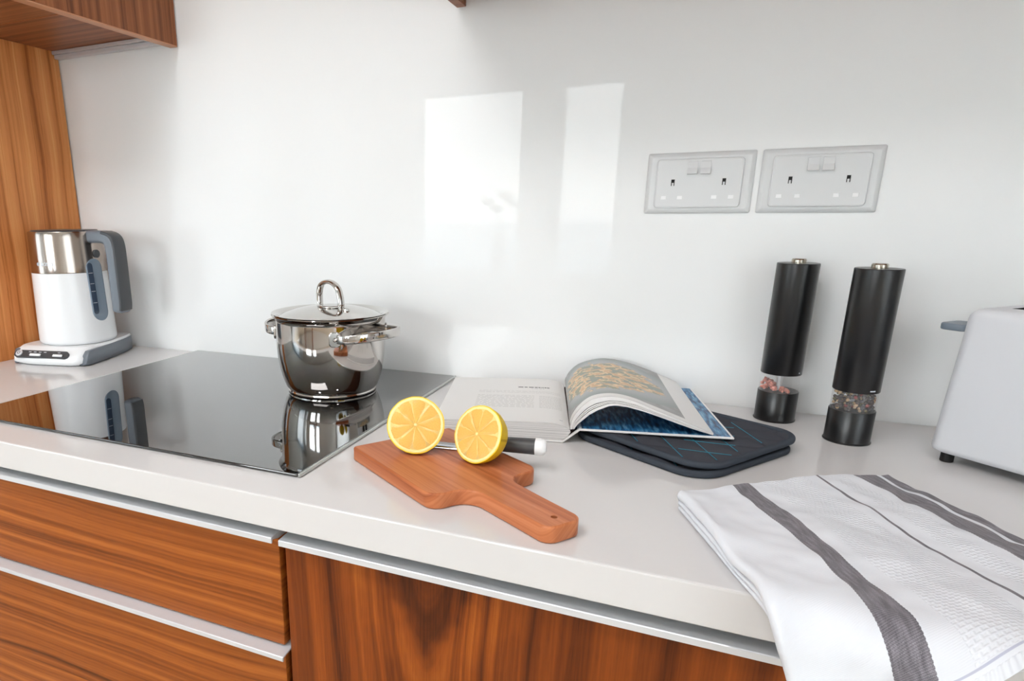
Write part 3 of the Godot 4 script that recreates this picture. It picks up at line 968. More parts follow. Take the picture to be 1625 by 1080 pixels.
# ---------------------------------------------------------------- pot
func pot() -> void:
	var at := Vector3(-0.4744, CT + 0.0046, 0.1775)
	var o := thing("cooking_pot", "polished steel cooking pot with a domed lid on the black hob", "pot", at)
	var prof := [Vector2(0, 0.005), Vector2(0.072, 0.005), Vector2(0.0765, 0.0062), Vector2(0.0800, 0.0105), Vector2(0.0835, 0.020), Vector2(0.0868, 0.031), Vector2(0.0898, 0.045), Vector2(0.0922, 0.062), Vector2(0.0935, 0.080), Vector2(0.094, 0.10), Vector2(0.0940, 0.122), Vector2(0.0945, 0.126), Vector2(0.0968, 0.1295), Vector2(0.1000, 0.1318), Vector2(0.1008, 0.1328), Vector2(0.1000, 0.1338), Vector2(0.0960, 0.1325), Vector2(0.0930, 0.128), Vector2(0.0922, 0.122), Vector2(0.092, 0.09), Vector2(0.088, 0.045), Vector2(0.078, 0.012), Vector2(0.07, 0.008), Vector2(0, 0.008)]
	part("body", lath(prof, 128), M.steel, o)
	part("base_disc", lath([Vector2(0, 0), Vector2(0.0745, 0), Vector2(0.0765, 0.0012), Vector2(0.0770, 0.0034), Vector2(0.0758, 0.0052), Vector2(0, 0.0052)], 128), M.steel, o)
	for s in 2:
		var az := deg_to_rad(77.0 + 180.0 * s)
		var out := Vector3(sin(az), 0, cos(az))
		var side := Vector3(cos(az), 0, -sin(az))
		var pts := []
		var ctl := [Vector2(-0.0615, 0.0705), Vector2(-0.063, 0.080), Vector2(-0.060, 0.094), Vector2(-0.048, 0.111), Vector2(-0.026, 0.1235), Vector2(0, 0.127), Vector2(0.026, 0.1235), Vector2(0.048, 0.111), Vector2(0.060, 0.094), Vector2(0.063, 0.080), Vector2(0.0615, 0.0705)]
		for p in spline(ctl, 60):
			var lift: float = 0.006 * smoothstep(0.08, 0.14, p.y)
			pts.append(side * p.x + out * p.y + Vector3(0, 0.104 + lift, 0))
		var hm := MB.new()
		sweep(hm, pts, Vector3.UP, round_rect(0.0045, 0.0145, 0.002, 4))
		var hd := part("handle", hm, M.steel, o)
		for q in [-1, 1]:
			var a: float = az + q * deg_to_rad(43.0)
			var pl := slab(round_rect(0.019, 0.024, 0.006, 6), 0.0, 0.004, 0.0016)
			pl.turned(Transform3D(Basis(Vector3(cos(a), 0, -sin(a)), Vector3(sin(a), 0, cos(a)), Vector3(0, -1, 0)), Vector3(0.0928 * sin(a), 0.103, 0.0928 * cos(a))))
			part("mounting_plate", pl, M.steel, hd)
			var rv := lath([Vector2(0, 0.0028), Vector2(0.002, 0.0024), Vector2(0.0036, 0.0), Vector2(0, 0.0)], 16)
			rv.turned(Transform3D(Basis(Vector3(cos(a), 0, -sin(a)), Vector3(sin(a), 0, cos(a)), Vector3(0, -1, 0)), Vector3(0.0966 * sin(a), 0.103, 0.0966 * cos(a))))
			part("rivet", rv, M.steel, hd)
	var l := part("lid", lath([Vector2(0, 0.0130), Vector2(0.020, 0.0122), Vector2(0.04, 0.0098), Vector2(0.06, 0.0056), Vector2(0.075, 0.0014), Vector2(0.0835, -0.0022), Vector2(0.0860, -0.0028), Vector2(0.0885, -0.0012), Vector2(0.0925, 0.0008), Vector2(0.0975, 0.0022), Vector2(0.0995, 0.0020), Vector2(0.0998, 0.0012), Vector2(0.0985, 0.0004), Vector2(0.0935, 0.0002), Vector2(0.0905, -0.003), Vector2(0.0885, -0.0045), Vector2(0.0835, -0.0042), Vector2(0.06, 0.0040), Vector2(0.02, 0.0108), Vector2(0, 0.0116)], 128), M.steel_lid, o)
	l.position.y = 0.1340
	l.rotation_degrees.y = -25.0
	var hp := spline([Vector3(-0.0300, 0.0100, 0), Vector3(-0.0310, 0.0190, 0), Vector3(-0.0300, 0.033, 0), Vector3(-0.0235, 0.0450, 0), Vector3(-0.008, 0.0508, 0), Vector3(0.010, 0.0500, 0), Vector3(0.0245, 0.042, 0), Vector3(0.0305, 0.029, 0), Vector3(0.0325, 0.018, 0), Vector3(0.0315, 0.0095, 0)], 60)
	var hm := MB.new()
	sweep(hm, hp, Vector3(0, 0, 1), ring(0.0040, 12, 0.0066))
	part("loop_handle", hm, M.steel, l)
	var bp := []
	for p in spline([Vector3(-0.031, 0.0125, -0.001), Vector3(-0.018, 0.0132, 0.010), Vector3(0.004, 0.0130, 0.021), Vector3(0.022, 0.0122, 0.020), Vector3(0.031, 0.0125, 0.002)], 30): bp.append(p)
	var bm := MB.new()
	sweep(bm, bp, Vector3.UP, ring(0.0046, 10, 0.0022))
	part("handle_foot", bm, M.steel, l)
	var vm := lath([Vector2(0, 0.0045), Vector2(0.004, 0.0042), Vector2(0.0055, 0.003), Vector2(0.006, 0.0), Vector2(0, 0)], 20)
	vm.turned(Transform3D(Basis(), Vector3(0.047, 0.0075, 0.0)))
	part("steam_vent", vm, M.steel, l)

# ---------------------------------------------------------------- board, lemons, knife
func board() -> void:
	# local x runs from the far-left end towards the handle, y up; the origin is the middle of the body
	var ax := Vector2(0.823, 0.568)
	var o := thing("cutting_board", "reddish wooden paddle cutting board under the two lemon halves", "cutting board", Vector3(-0.1585, CT, 0.4575), -34.6)
	var hw := 0.0745
	var half := []
	var x0 := -0.0950
	var x1 := 0.0855
	for i in 5: half.append(Vector2(x0 + 0.005 * (1 - sin(PI / 2 * i / 4.0)), hw - 0.005 * (1 - cos(PI / 2 * (4 - i) / 4.0)) if false else hw - 0.005 + 0.005 * sin(PI / 2 * i / 4.0)))
	half[0].x = x0
	for i in 5: half[i].x = x0 + 0.005 * (1 - cos(PI / 2 * i / 4.0))
	for i in 7:
		var a := PI / 2 * i / 6.0
		half.append(Vector2(x1 - 0.017 + 0.017 * sin(a), hw - 0.017 + 0.017 * cos(a)))
	for i in 9:
		var a := PI / 2 * i / 8.0
		half.append(Vector2(x1 + 0.022 - 0.022 * cos(a), 0.0250 + 0.022 - 0.022 * sin(a)))
	half.append(Vector2(x1 + 0.06, 0.0240))
	for i in 8:
		var a := PI / 2 * i / 7.0
		half.append(Vector2(0.2030 - 0.0135 + 0.0135 * sin(a), 0.0235 - 0.0135 + 0.0135 * cos(a)))
	var outline := PackedVector2Array()
	for p in half: outline.append(p)
	var hx := 0.186
	var hr := 0.0034
	var mb := MB.new()
	var full := PackedVector2Array()
	for i in half.size(): full.append(Vector2(half[i].x, -half[i].y))
	for i in half.size(): full.append(half[half.size() - 1 - i])
	# sides with rounded edges, then caps in two halves that meet in the hole
	var outs := []
	var ys := []
	var r := 0.0022
	var T := 0.018
	for i in 4:
		var a := PI / 2 * i / 3.0
		outs.append(inset(full, r * (1 - sin(a)))); ys.append(0.0003 + r * (1 - cos(a)))
	for i in 4:
		var a := PI / 2 * i / 3.0
		outs.append(inset(full, r * (1 - cos(a)))); ys.append(T - r * (1 - sin(a)))
	stack(mb, outs, ys, false, false, 1.0, Vector2(0.1, 0.08))
	for lv in [0, outs.size() - 1]:
		var q: PackedVector2Array = outs[lv]
		var n := q.size() / 2
		for s in 2:
			var poly := PackedVector2Array()
			for i in n: poly.append(q[i + s * n])
			# close along the axis with half of the hole
			if s == 0:
				poly.append(Vector2(q[n - 1].x, 0))
				for i in 9: poly.append(Vector2(hx + hr * cos(PI * i / 8.0), -hr * sin(PI * i / 8.0)))
				poly.append(Vector2(q[0].x, 0))
			else:
				poly.append(Vector2(q[0].x, 0))
				for i in 9: poly.append(Vector2(hx - hr * cos(PI * i / 8.0), hr * sin(PI * i / 8.0)))
				poly.append(Vector2(q[n].x, 0))
			cap(mb, poly, ys[lv], lv > 0, 1.0, Vector2(0.1, 0.08))
	var P := []
	var TT := []
	for y in [0.0003, T]:
		var row := PackedVector3Array()
		var tr := PackedVector2Array()
		for i in 16:
			row.append(Vector3(hx + hr * cos(-TAU * i / 16.0), y, hr * sin(-TAU * i / 16.0))); tr.append(Vector2(0.2, y))
		P.append(row); TT.append(tr)
	mb.grid(P, TT, true)
	part("paddle", mb, M.board_wood, o)


func lemon_half(label: String, at: Vector3, face: Vector3, rad: float, seed_: int, depth := 1.12) -> void:
	# local y is the direction the cut face looks
	var o := thing("lemon_half", label, "lemon", at, 0, "cut lemon halves on the board")
	var y := face.normalized()
	var x := Vector3.UP.cross(y).normalized()
	var bs := Basis(x, y, x.cross(y))
	var n := 72
	var nz := noise(seed_, 1.0, 3)
	var mb := MB.new()
	var P := []
	var T := []
	for i in 29:
		var a := PI / 2 * i / 28.0
		var row := PackedVector3Array()
		var tr := PackedVector2Array()
		for j in n:
			var b := TAU * j / n
			var d := Vector3(cos(a) * cos(b), -sin(a), cos(a) * sin(b))
			var r := rad * (1.0 + 0.02 * nz.get_noise_3d(d.x * 2, d.y * 2, d.z * 2))
			var p := d * r
			p.y *= depth
			if a > 1.25: p.y -= rad * 0.10 * smoothstep(1.25, 1.57, a)
			row.append(bs * p)
			tr.append(Vector2(j / float(n) * 6.0, i / 14.0))
		P.append(row); T.append(tr)
	mb.grid(P, T, true)
	# rim of the peel, turned in to the pith
	var edge: PackedVector3Array = P[0]
	var c := Vector3.ZERO
	for j in n:
		mb.tri(edge[j], edge[(j + 1) % n], c, Vector2.ZERO, Vector2.ZERO, Vector2.ZERO, 99)
	part("peel", mb, M.peel, o)
	var ring_pts := func(f: float, h: float) -> PackedVector3Array:
		var row := PackedVector3Array()
		for j in n:
			var b := TAU * j / n
			var rr := rad * f * (1.0 + 0.02 * nz.get_noise_3d(cos(b) * 2, 0, sin(b) * 2))
			row.append(bs * Vector3(rr * cos(b), h, rr * sin(b)))
		return row
	var pm := MB.new()
	var blank := PackedVector2Array()
	blank.resize(n)
	pm.grid([ring_pts.call(0.975, -0.0005), ring_pts.call(0.965, 0.0004), ring_pts.call(0.885, 0.0009), ring_pts.call(0.86, 0.0002), ring_pts.call(0.86, -0.0005), ring_pts.call(0.975, -0.0005)], [blank, blank, blank, blank, blank, blank], true)
	part("pith", pm, M.pith, o)
	var mm := MB.new()
	mm.grid([ring_pts.call(0.88, -0.0004), ring_pts.call(0.88, 0.0006), ring_pts.call(0.02, 0.0008), ring_pts.call(0.02, -0.0004), ring_pts.call(0.88, -0.0004)], [blank, blank, blank, blank, blank], true)
	part("membrane", mm, M.membrane, o)
	# flesh: nine wedges
	var segs := 9
	for s in segs:
		var sm := MB.new()
		var a0 := TAU * (s + 0.010) / segs + seed_ * 0.3
		var a1 := TAU * (s + 0.990) / segs + seed_ * 0.3
		var amid := (a0 + a1) / 2
		var rows := []
		var tt := []
		for i in 9:
			var f := i / 8.0
			var row := PackedVector3Array()
			var tr := PackedVector2Array()
			for j in 9:
				var b := lerpf(a0, a1, j / 8.0)
				var outr := rad * (0.882 - 0.016 * pow(absf(j - 4) / 4.0, 6.0))
				var rr := lerpf(rad * 0.055, outr, f)
				# keep the membranes equally wide
				var w := (a1 - a0) / 2
				var bb := amid + (b - amid) * (1.0 - 0.010 * rad / rr * (1.0 if rr > 0 else 0.0))
				var hh := 0.0013 + 0.0004 * nz.get_noise_2d(rr * 900.0, bb * 30.0) - 0.0007 * pow(absf(j - 4) / 4.0, 6.0) - 0.0007 * pow(f, 8.0)
				row.append(bs * Vector3(rr * cos(bb), hh, rr * sin(bb)))
				tr.append(Vector2(rr * 60.0, bb * 3.0 + seed_))
			rows.append(row); tt.append(tr)
		sm.grid(rows, tt)
		# skirt
		var loop := []
		for j in 9: loop.append(rows[0][j])
		for i in range(1, 9): loop.append(rows[i][8])
		for j in range(7, -1, -1): loop.append(rows[8][j])
		for i in range(7, 0, -1): loop.append(rows[i][0])
		for i in loop.size():
			var p: Vector3 = loop[i]; var q: Vector3 = loop[(i + 1) % loop.size()]
			sm.quad(q, p, p - y * 0.0012, q - y * 0.0012, Vector2.ZERO, Vector2.ZERO, Vector2.ZERO, Vector2.ZERO, -1)
		part("segment", sm, M.flesh, o)
	var cm := lath([Vector2(0, 0.0022), Vector2(0.0016, 0.0018), Vector2(0.0024, 0.0), Vector2(0, 0)], 14)
	cm.turned(Transform3D(bs, Vector3.ZERO))
	part("core", cm, M.pith, o)


func lemons() -> void:
	mat("peel", Color(0.97, 0.80, 0.02), 0.38)
	M.peel.heightmap_enabled = true
	M.peel.heightmap_texture = noise_tex(5, 0.12, [Color.BLACK, Color.WHITE], 256, 2)
	M.peel.heightmap_scale = 0.06
	mat("pith", Color(0.97, 0.90, 0.62), 0.6)
	mat("membrane", c8(246, 212, 132), 0.45)
	mat("flesh", Color.WHITE, 0.22)
	M.flesh.albedo_texture = noise_tex(8, 0.05, [c8(228, 168, 72), c8(236, 184, 92), c8(242, 200, 116)], 256, 3, Vector2(0.5, 2.5))
	M.flesh.subsurf_scatter_enabled = true
	M.flesh.subsurf_scatter_strength = 0.15
	lemon_half("lemon half at the left, its cut face turned to the viewer", Vector3(-0.1980, CT + 0.0532, 0.4520), Vector3(0.30, 0.42, 0.86), 0.0350, 1, 0.98)
	lemon_half("lemon half at the right, just in front of the grey knife handle", Vector3(-0.1195, CT + 0.0524, 0.4525), Vector3(-0.36, 0.36, 0.83), 0.0342, 4, 1.05)


func knife() -> void:
	var a := Vector3(-0.2495, 0, 0.4285)
	var b := Vector3(-0.0555, 0, 0.4085)
	var turn := rad_to_deg(atan2(-(b - a).z, (b - a).x))
	var o := thing("kitchen_knife", "kitchen knife with a grey handle lying behind the lemon halves", "knife", Vector3(a.x, CT + 0.0185, a.z), turn)
	var m := MB.new()
	# blade: spine to edge, tapering to the tip; local x from tip to handle, z towards the viewer
	var P := []
	var T := []
	for i in 21:
		var t := i / 20.0
		var w := 0.021 * pow(sin(PI / 2 * minf(1.0, t * 1.6 + 0.02)), 0.7)
		var x := 0.112 * t
		P.append(PackedVector3Array([Vector3(x, 0.0020, -0.012), Vector3(x, 0.0022, -0.012 + w * 0.6), Vector3(x, 0.0008, -0.012 + w), Vector3(x, 0.0002, -0.012 + w * 0.6), Vector3(x, 0.0004, -0.012)]))
		T.append(PackedVector2Array([Vector2.ZERO, Vector2.ZERO, Vector2.ZERO, Vector2.ZERO, Vector2.ZERO]))
	m.grid(P, T, true)
	part("blade", m, M.blade_steel, o)
	var hm := MB.new()
	var path := spline([Vector3(0.102, 0.0085, -0.004), Vector3(0.13, 0.0095, -0.004), Vector3(0.16, 0.0105, -0.004), Vector3(0.1895, 0.0115, -0.004)], 24)
	var grow := []
	for i in path.size(): grow.append(lerpf(0.82, 1.0, i / 24.0))
	sweep(hm, path, Vector3.UP, ring(0.0105, 20, 0.0100), false, grow)
	part("handle", hm, M.knife_grey, o)
	var em := MB.new()
	var ep := [Vector3(0.1893, 0.0115, -0.004), Vector3(0.1945, 0.0116, -0.004), Vector3(0.1995, 0.0117, -0.004), Vector3(0.2020, 0.0117, -0.004)]
	sweep(em, ep, Vector3.UP, ring(0.0108, 20, 0.0103), false, [1.0, 1.0, 0.9, 0.6])
	part("end_cap", em, M.knife_white, o)

# ---------------------------------------------------------------- book
func book_textures() -> void:
	var im := Image.create(1024, 1024, false, Image.FORMAT_RGB8)
	var paper := Color(0.905, 0.895, 0.885)
	im.fill(paper)
	rng.seed = 5
	# recipe page: heading, then lines of small text as grey strokes
	var line := func(x0: int, x1: int, y: int, h: int, ink: Color) -> void:
		var x := x0
		while x < x1:
			var w := rng.randi_range(8, 34)
			im.fill_rect(Rect2i(x, y, mini(w, x1 - x), h), ink)
			x += w + rng.randi_range(5, 9)
	line.call(400, 670, 235, 22, Color(0.38, 0.37, 0.37))
	line.call(480, 600, 275, 10, Color(0.72, 0.71, 0.70))
	for k in 3: line.call(190, 860, 345 + k * 22, 6, Color(0.78, 0.77, 0.76))
	for k in 12:
		line.call(190, 500, 460 + k * 24, 7, Color(0.76, 0.75, 0.74))
		line.call(540, 860, 460 + k * 24, 7, Color(0.76, 0.75, 0.74))
	line.call(790, 850, 930, 8, Color(0.6, 0.6, 0.6))
	mat("page_print", Color.WHITE, 0.45)
	M.page_print.albedo_texture = ImageTexture.create_from_image(im)
	# photo page: an omelette on a grey plate, white margin at the outer side
	var ph := Image.create(768, 768, false, Image.FORMAT_RGB8)
	var n := noise(91, 0.018, 4)
	var n2 := noise(92, 0.013, 3)
	for y in 768:
		for x in 768:
			var u := x / 768.0
			var v := y / 768.0
			var c := paper
			if u < 0.87 and v < 0.93:
				c = Color(0.54, 0.53, 0.52).lerp(Color(0.62, 0.62, 0.62), n.get_noise_2d(x, y) + 0.5)
				var d := Vector2((u - 0.47) / 0.40, (v - 0.47) / 0.38)
				var r := d.length()
				if r < 1.25: c = Color(0.66, 0.67, 0.67).lerp(Color(0.55, 0.58, 0.57), smoothstep(0.9, 1.25, r))
				r += 0.25 * n.get_noise_2d(x * 0.7, y * 0.7)
				if r < 0.88:
					var t := n2.get_noise_2d(x, y * 1.6)
					c = Color(0.90, 0.79, 0.63).lerp(Color(0.80, 0.65, 0.47), smoothstep(-0.1, 0.35, t))
					if t < -0.12: c = Color(0.58, 0.57, 0.47)
					if n2.get_noise_2d(x * 0.6 + 300, y * 0.8) > 0.28: c = Color(0.55, 0.57, 0.52)
				if u < 0.05: c = c.lerp(Color(0.62, 0.5, 0.42), 0.4)
			ph.set_pixel(x, y, c)
	mat("page_photo", Color.WHITE, 0.35)
	M.page_photo.albedo_texture = ImageTexture.create_from_image(ph)
	mat("endpaper_blue", Color.WHITE, 0.35)
	M.endpaper_blue.albedo_texture = noise_tex(95, 0.02, [c8(4, 28, 56), c8(14, 66, 112), c8(40, 112, 160), c8(96, 152, 188), c8(150, 186, 206)], 512, 5, Vector2(0.55, 3.0))
	# page edges
	var pe := Image.create(64, 256, false, Image.FORMAT_RGB8)
	for y in 256:
		var s := 0.80 + 0.10 * rng.randf() - (0.38 if y in [20, 21, 52, 53, 54, 86, 87, 118, 119, 120, 160, 161, 162, 186, 187] else 0.0)
		for x in 64: pe.set_pixel(x, y, Color(s, s * 0.985, s * 0.975))
	mat("page_edges", Color.WHITE, 0.7)
	M.page_edges.albedo_texture = ImageTexture.create_from_image(pe)


# a closed profile (x, y) between a near and a far copy, along z; printed part by texture coordinates of x and z
func ruled(near: Array, far: Array, z0: float, z1: float, n := 12) -> MB:
	var m := MB.new()
	var runs := [[0]]
	var k := near.size()
	for i in range(1, k + 1):
		runs[-1].append(i % k)
		if i < k:
			var d0: Vector2 = (near[i] - near[i - 1]).normalized()
			var d1: Vector2 = (near[(i + 1) % k] - near[i]).normalized()
			if d0.dot(d1) < 0.8: runs.append([i % k])
	for r in runs:
		var P := []
		var T := []
		for i in r:
			var row := PackedVector3Array()
			var tr := PackedVector2Array()
			for j in n + 1:
				var t := float(j) / n
				var p: Vector2 = far[i].lerp(near[i], t)
				row.append(Vector3(p.x, p.y, lerpf(z0, z1, t)))
				tr.append(Vector2(t * 0.5, p.y * 40.0))
			P.append(row); T.append(tr)
		m.grid(P, T)
	for e in 2:
		var q := PackedVector2Array(near if e else far)
		var t := Geometry2D.triangulate_polygon(q)
		for i in range(0, t.size(), 3):
			var a := q[t[i]]; var b := q[t[i + 1]]; var c := q[t[i + 2]]
			if ((b - a).cross(c - a) > 0.0) == (e == 0):
				var w := b; b = c; c = w
			var z := z1 if e else z0
			m.tri(Vector3(a.x, a.y, z), Vector3(b.x, b.y, z), Vector3(c.x, c.y, z), a * Vector2(4, 40), b * Vector2(4, 40), c * Vector2(4, 40), -1)
	# the run direction decides which way the sides face; make them agree with the ends
	var area := 0.0
	for i in k: area += near[i].cross(near[(i + 1) % k])
	if area > 0.0:
		var ends := m.g.count(-1) * 3
		var lim := m.v.size() - ends
		for i in range(0, lim, 3):
			var p := m.v[i]; m.v[i] = m.v[i + 1]; m.v[i + 1] = p
			var q := m.uv[i]; m.uv[i] = m.uv[i + 1]; m.uv[i + 1] = q
	return m


# a single sheet that follows a curve
func sheet(near: Array, far: Array, z0: float, z1: float, th: float, rise: float, flip_u := false) -> MB:
	var P := []
	var T := []
	var m := MB.new()
	var n := near.size()
	for s in 2:
		P = []
		T = []
		for i in n:
			var row := PackedVector3Array()
			var tr := PackedVector2Array()
			for j in 13:
				var t := j / 12.0
				var p: Vector2 = far[i].lerp(near[i], t)
				var d: Vector2 = far[mini(i + 1, n - 1)].lerp(near[mini(i + 1, n - 1)], t) - far[maxi(i - 1, 0)].lerp(near[maxi(i - 1, 0)], t)
				var nn := Vector2(-d.y, d.x).normalized()
				if nn.y < 0: nn = -nn
				p += nn * (rise + (th if s == 0 else 0.0))
				row.append(Vector3(p.x, p.y, lerpf(z0, z1, t)))
				var u := i / float(n - 1)
				tr.append(Vector2(1 - u if flip_u else u, t))
			P.append(row); T.append(tr)
		if s: for k in P.size(): P[k].reverse(); T[k].reverse()
		m.grid(P, T)
	return m


func book() -> void:
	book_textures()
	var o := thing("cookbook", "open hardback cookbook with a food photograph on its raised right page", "book", Vector3(-0.071, CT, 0.166), 13.0)
	var z0 := -0.125
	var z1 := 0.125
	var lc := part("left_cover", bx(Vector3(-0.190, 0.0004, z0 - 0.003), Vector3(-0.007, 0.0030, z1 + 0.003), 0.0006), M.cover_white, o)
	var sp := MB.new()
	cbox(sp, Vector3(0, -0.0012, z0 - 0.003), Vector3(0.0268, 0.0012, z1 + 0.003), 0.0005)
	sp.turned(Transform3D(Basis(Vector3(0, 0, 1), deg_to_rad(41)), Vector3(-0.0075, 0.0018, 0)))
	part("spine", sp, M.cover_white, o)
	var rc := part("right_cover", bx(Vector3(0.0125, 0.0186, z0 - 0.003), Vector3(0.2045, 0.0212, z1 + 0.003), 0.0006), M.cover_white, o)
	var ep := MB.new()
	cbox(ep, Vector3(0.016, 0.0212, z0), Vector3(0.2010, 0.0215, z1), 0, true)
	for i in ep.uv.size(): ep.uv[i] = ep.uv[i] * Vector2(4.5, 5.0)
	part("endpaper", ep, M.endpaper_blue, rc)
	# left page block
	var top := spline([Vector2(-0.184, 0.0228), Vector2(-0.14, 0.0240), Vector2(-0.09, 0.0252), Vector2(-0.045, 0.0262), Vector2(-0.022, 0.0258), Vector2(-0.008, 0.0228), Vector2(0.0005, 0.0185)], 24)
	var blk := top.duplicate()
	blk.append(Vector2(0.0020, 0.0150)); blk.append(Vector2(-0.002, 0.0085)); blk.append(Vector2(-0.0085, 0.0034)); blk.append(Vector2(-0.184, 0.0034))
	part("left_page_block", ruled(blk, blk, z0, z1), M.page_edges, o)
	part("left_page", sheet(top, top, z0, z1, 0.0003, 0.00005), M.page_print, o)
	# headband between spine and block
	part("headband", ruled([Vector2(-0.0075, 0.0034), Vector2(-0.001, 0.0085), Vector2(0.003, 0.0150), Vector2(0.0105, 0.0192)], [Vector2(-0.0075, 0.0034), Vector2(-0.001, 0.0085), Vector2(0.003, 0.0150), Vector2(0.0105, 0.0192)], z0 + 0.002, z1 - 0.002, 1), M.headband_brown, o)
	# raised right pages: a sheaf between an upper and a lower curve
	var tn := spline([Vector2(0.0015, 0.0190), Vector2(0.0025, 0.0320), Vector2(0.0115, 0.0487), Vector2(0.0273, 0.0626), Vector2(0.0500, 0.0672), Vector2(0.0755, 0.0634), Vector2(0.1086, 0.0511), Vector2(0.1486, 0.0359), Vector2(0.1800, 0.0240)], 48)
	var bn := spline([Vector2(0.0065, 0.0195), Vector2(0.0095, 0.0250), Vector2(0.0195, 0.0356), Vector2(0.0310, 0.0450), Vector2(0.0520, 0.0546), Vector2(0.0765, 0.0528), Vector2(0.1093, 0.0436), Vector2(0.1490, 0.0306), Vector2(0.1795, 0.0222)], 48)
	var tf := spline([Vector2(0.0030, 0.0200), Vector2(0.0035, 0.0300), Vector2(0.0110, 0.0440), Vector2(0.0257, 0.0567), Vector2(0.0530, 0.0652), Vector2(0.0800, 0.0648), Vector2(0.1120, 0.0575), Vector2(0.1490, 0.0436), Vector2(0.1800, 0.0310)], 48)
	var bf := spline([Vector2(0.0065, 0.0195), Vector2(0.0095, 0.0240), Vector2(0.0190, 0.0330), Vector2(0.0300, 0.0410), Vector2(0.0540, 0.0535), Vector2(0.0800, 0.0545), Vector2(0.1120, 0.0495), Vector2(0.1490, 0.0380), Vector2(0.1795, 0.0285)], 48)
	for q in [[0.0, 0.40], [0.47, 0.56], [0.61, 0.69], [0.76, 0.97]]:
		var nr := []
		var fr := []
		for i in 49: nr.append(tn[i].lerp(bn[i], q[0])); fr.append(tf[i].lerp(bf[i], q[0]))
		for i in range(48, -1, -1): nr.append(tn[i].lerp(bn[i], q[1])); fr.append(tf[i].lerp(bf[i], q[1]))
		part("page_sheaf", ruled(nr, fr, z0, z1), M.page_white, o)
	part("right_page", sheet(tn, tf, z0, z1, 0.0003, 0.0001), M.page_photo, o)
	var fly := sheet(bn, bf, z0, z1, 0.0002, -0.0006)
	for i in fly.uv.size(): fly.uv[i] = Vector2(fly.uv[i].y, fly.uv[i].x) * 0.9
	part("flyleaf", fly, M.endpaper_blue, o)

# ---------------------------------------------------------------- pot holders
func holder(label: String, x: float, z: float, y: float, turn: float, seed_: int, lift: float) -> void:
	var o := thing("pot_holder", label, "pot holder", Vector3(x, CT + y, z), turn, "quilted black pot holders stacked under the book")
	var hs := 0.1015
	var rr := 0.036
	var th := 0.0074
	var nz := noise(seed_, 9.0, 2)
	var bend := func(px: float, pz: float) -> float:
		# near corners rise a little, the part under the book lies flat
		var f := smoothstep(0.02, 0.15, px * 0.55 + pz * 0.75)
		return lift * f + 0.0010 * nz.get_noise_2d(px, pz) * f
	var lines := []
	for off in [-0.076, -0.039, -0.002, 0.035, 0.078, 0.115]: lines.append([Vector2(0.82, 0.57) * off, Vector2(-0.57, 0.82)])
	for off in [-0.115, -0.078, -0.038, 0.002, 0.040, 0.078, 0.115]: lines.append([Vector2(0.835, -0.55) * off, Vector2(0.55, 0.835)])
	var sd := func(px: float, pz: float) -> float:
		var q := Vector2(absf(px), absf(pz)) - Vector2(hs - rr, hs - rr)
		return Vector2(maxf(q.x, 0), maxf(q.y, 0)).length() + minf(maxf(q.x, q.y), 0) - rr
	# quilted pad
	var N := 84
	var mb := MB.new()
	var P := []
	var Q := []
	var T := []
	for i in N + 1:
		var row := PackedVector3Array()
		var rowb := PackedVector3Array()
		var tr := PackedVector2Array()
		for j in N + 1:
			# square to rounded square
			var a := Vector2(i * 2.0 / N - 1, j * 2.0 / N - 1) * hs
			var d: float = sd.call(a.x, a.y)
			if d > -0.001:
				var cc := Vector2(signf(a.x), signf(a.y)) * (hs - rr)
				var out := a - cc
				a = cc + out * ((rr - 0.001) / maxf(rr - 0.001, out.length())) if absf(a.x) > hs - rr and absf(a.y) > hs - rr else a * (1.0 - 0.001 / hs)
			var near := 1.0
			for l in lines:
				var dd: float = absf((a - l[0]).cross(l[1]))
				near = minf(near, dd / 0.016)
			var puff := sqrt(clampf(near, 0, 1)) * 0.0042
			var h := th - 0.0040 + puff
			var b: float = bend.call(a.x, a.y)
			row.append(Vector3(a.x, h + b, a.y))
			rowb.append(Vector3(a.x, 0.0006 + b, a.y))
			tr.append(a)
		P.append(row); Q.append(rowb); T.append(tr)
	mb.grid(P, T)
	for r in Q: r.reverse()
	mb.grid(Q, T)
	part("quilted_pad", mb, M.holder_black, o)
	# bound edge
	var bp := []
	for p in round_rect(2 * hs, 2 * hs, rr, 14):
		bp.append(Vector3(p.x, 0.0040 + bend.call(p.x, p.y), p.y))
	var bm := MB.new()
	sweep(bm, bp, Vector3.UP, round_rect(0.0085, 0.0078, 0.0032, 5), true)
	part("edge_binding", bm, M.binding_black, o)
	# stitches
	for k in lines.size():
		var l: Array = lines[k]
		var pts := []
		for i in 61:
			var p: Vector2 = l[0] + l[1] * (i - 30) * 0.005
			if sd.call(p.x, p.y) < -0.012:
				pts.append(Vector3(p.x, th - 0.0030 + bend.call(p.x, p.y), p.y))
		if pts.size() < 3: continue
		# teal thread shows where the bobbin thread is caught, here and there along a line
		var teal := k < 6
		if teal:
			var s := MB.new()
			sweep(s, pts, Vector3.UP, ring(0.00065, 6))
			part("stitch_line", s, M.stitch_teal, o)
		else:
			var from := pts.size() / 2 + (k * 5) % 7 - 3
			var cut := pts.slice(from, mini(from + 13, pts.size()))
			if cut.size() > 3:
				var s := MB.new()
				sweep(s, cut, Vector3.UP, ring(0.0007, 6))
				part("stitch_line", s, M.stitch_teal, o)

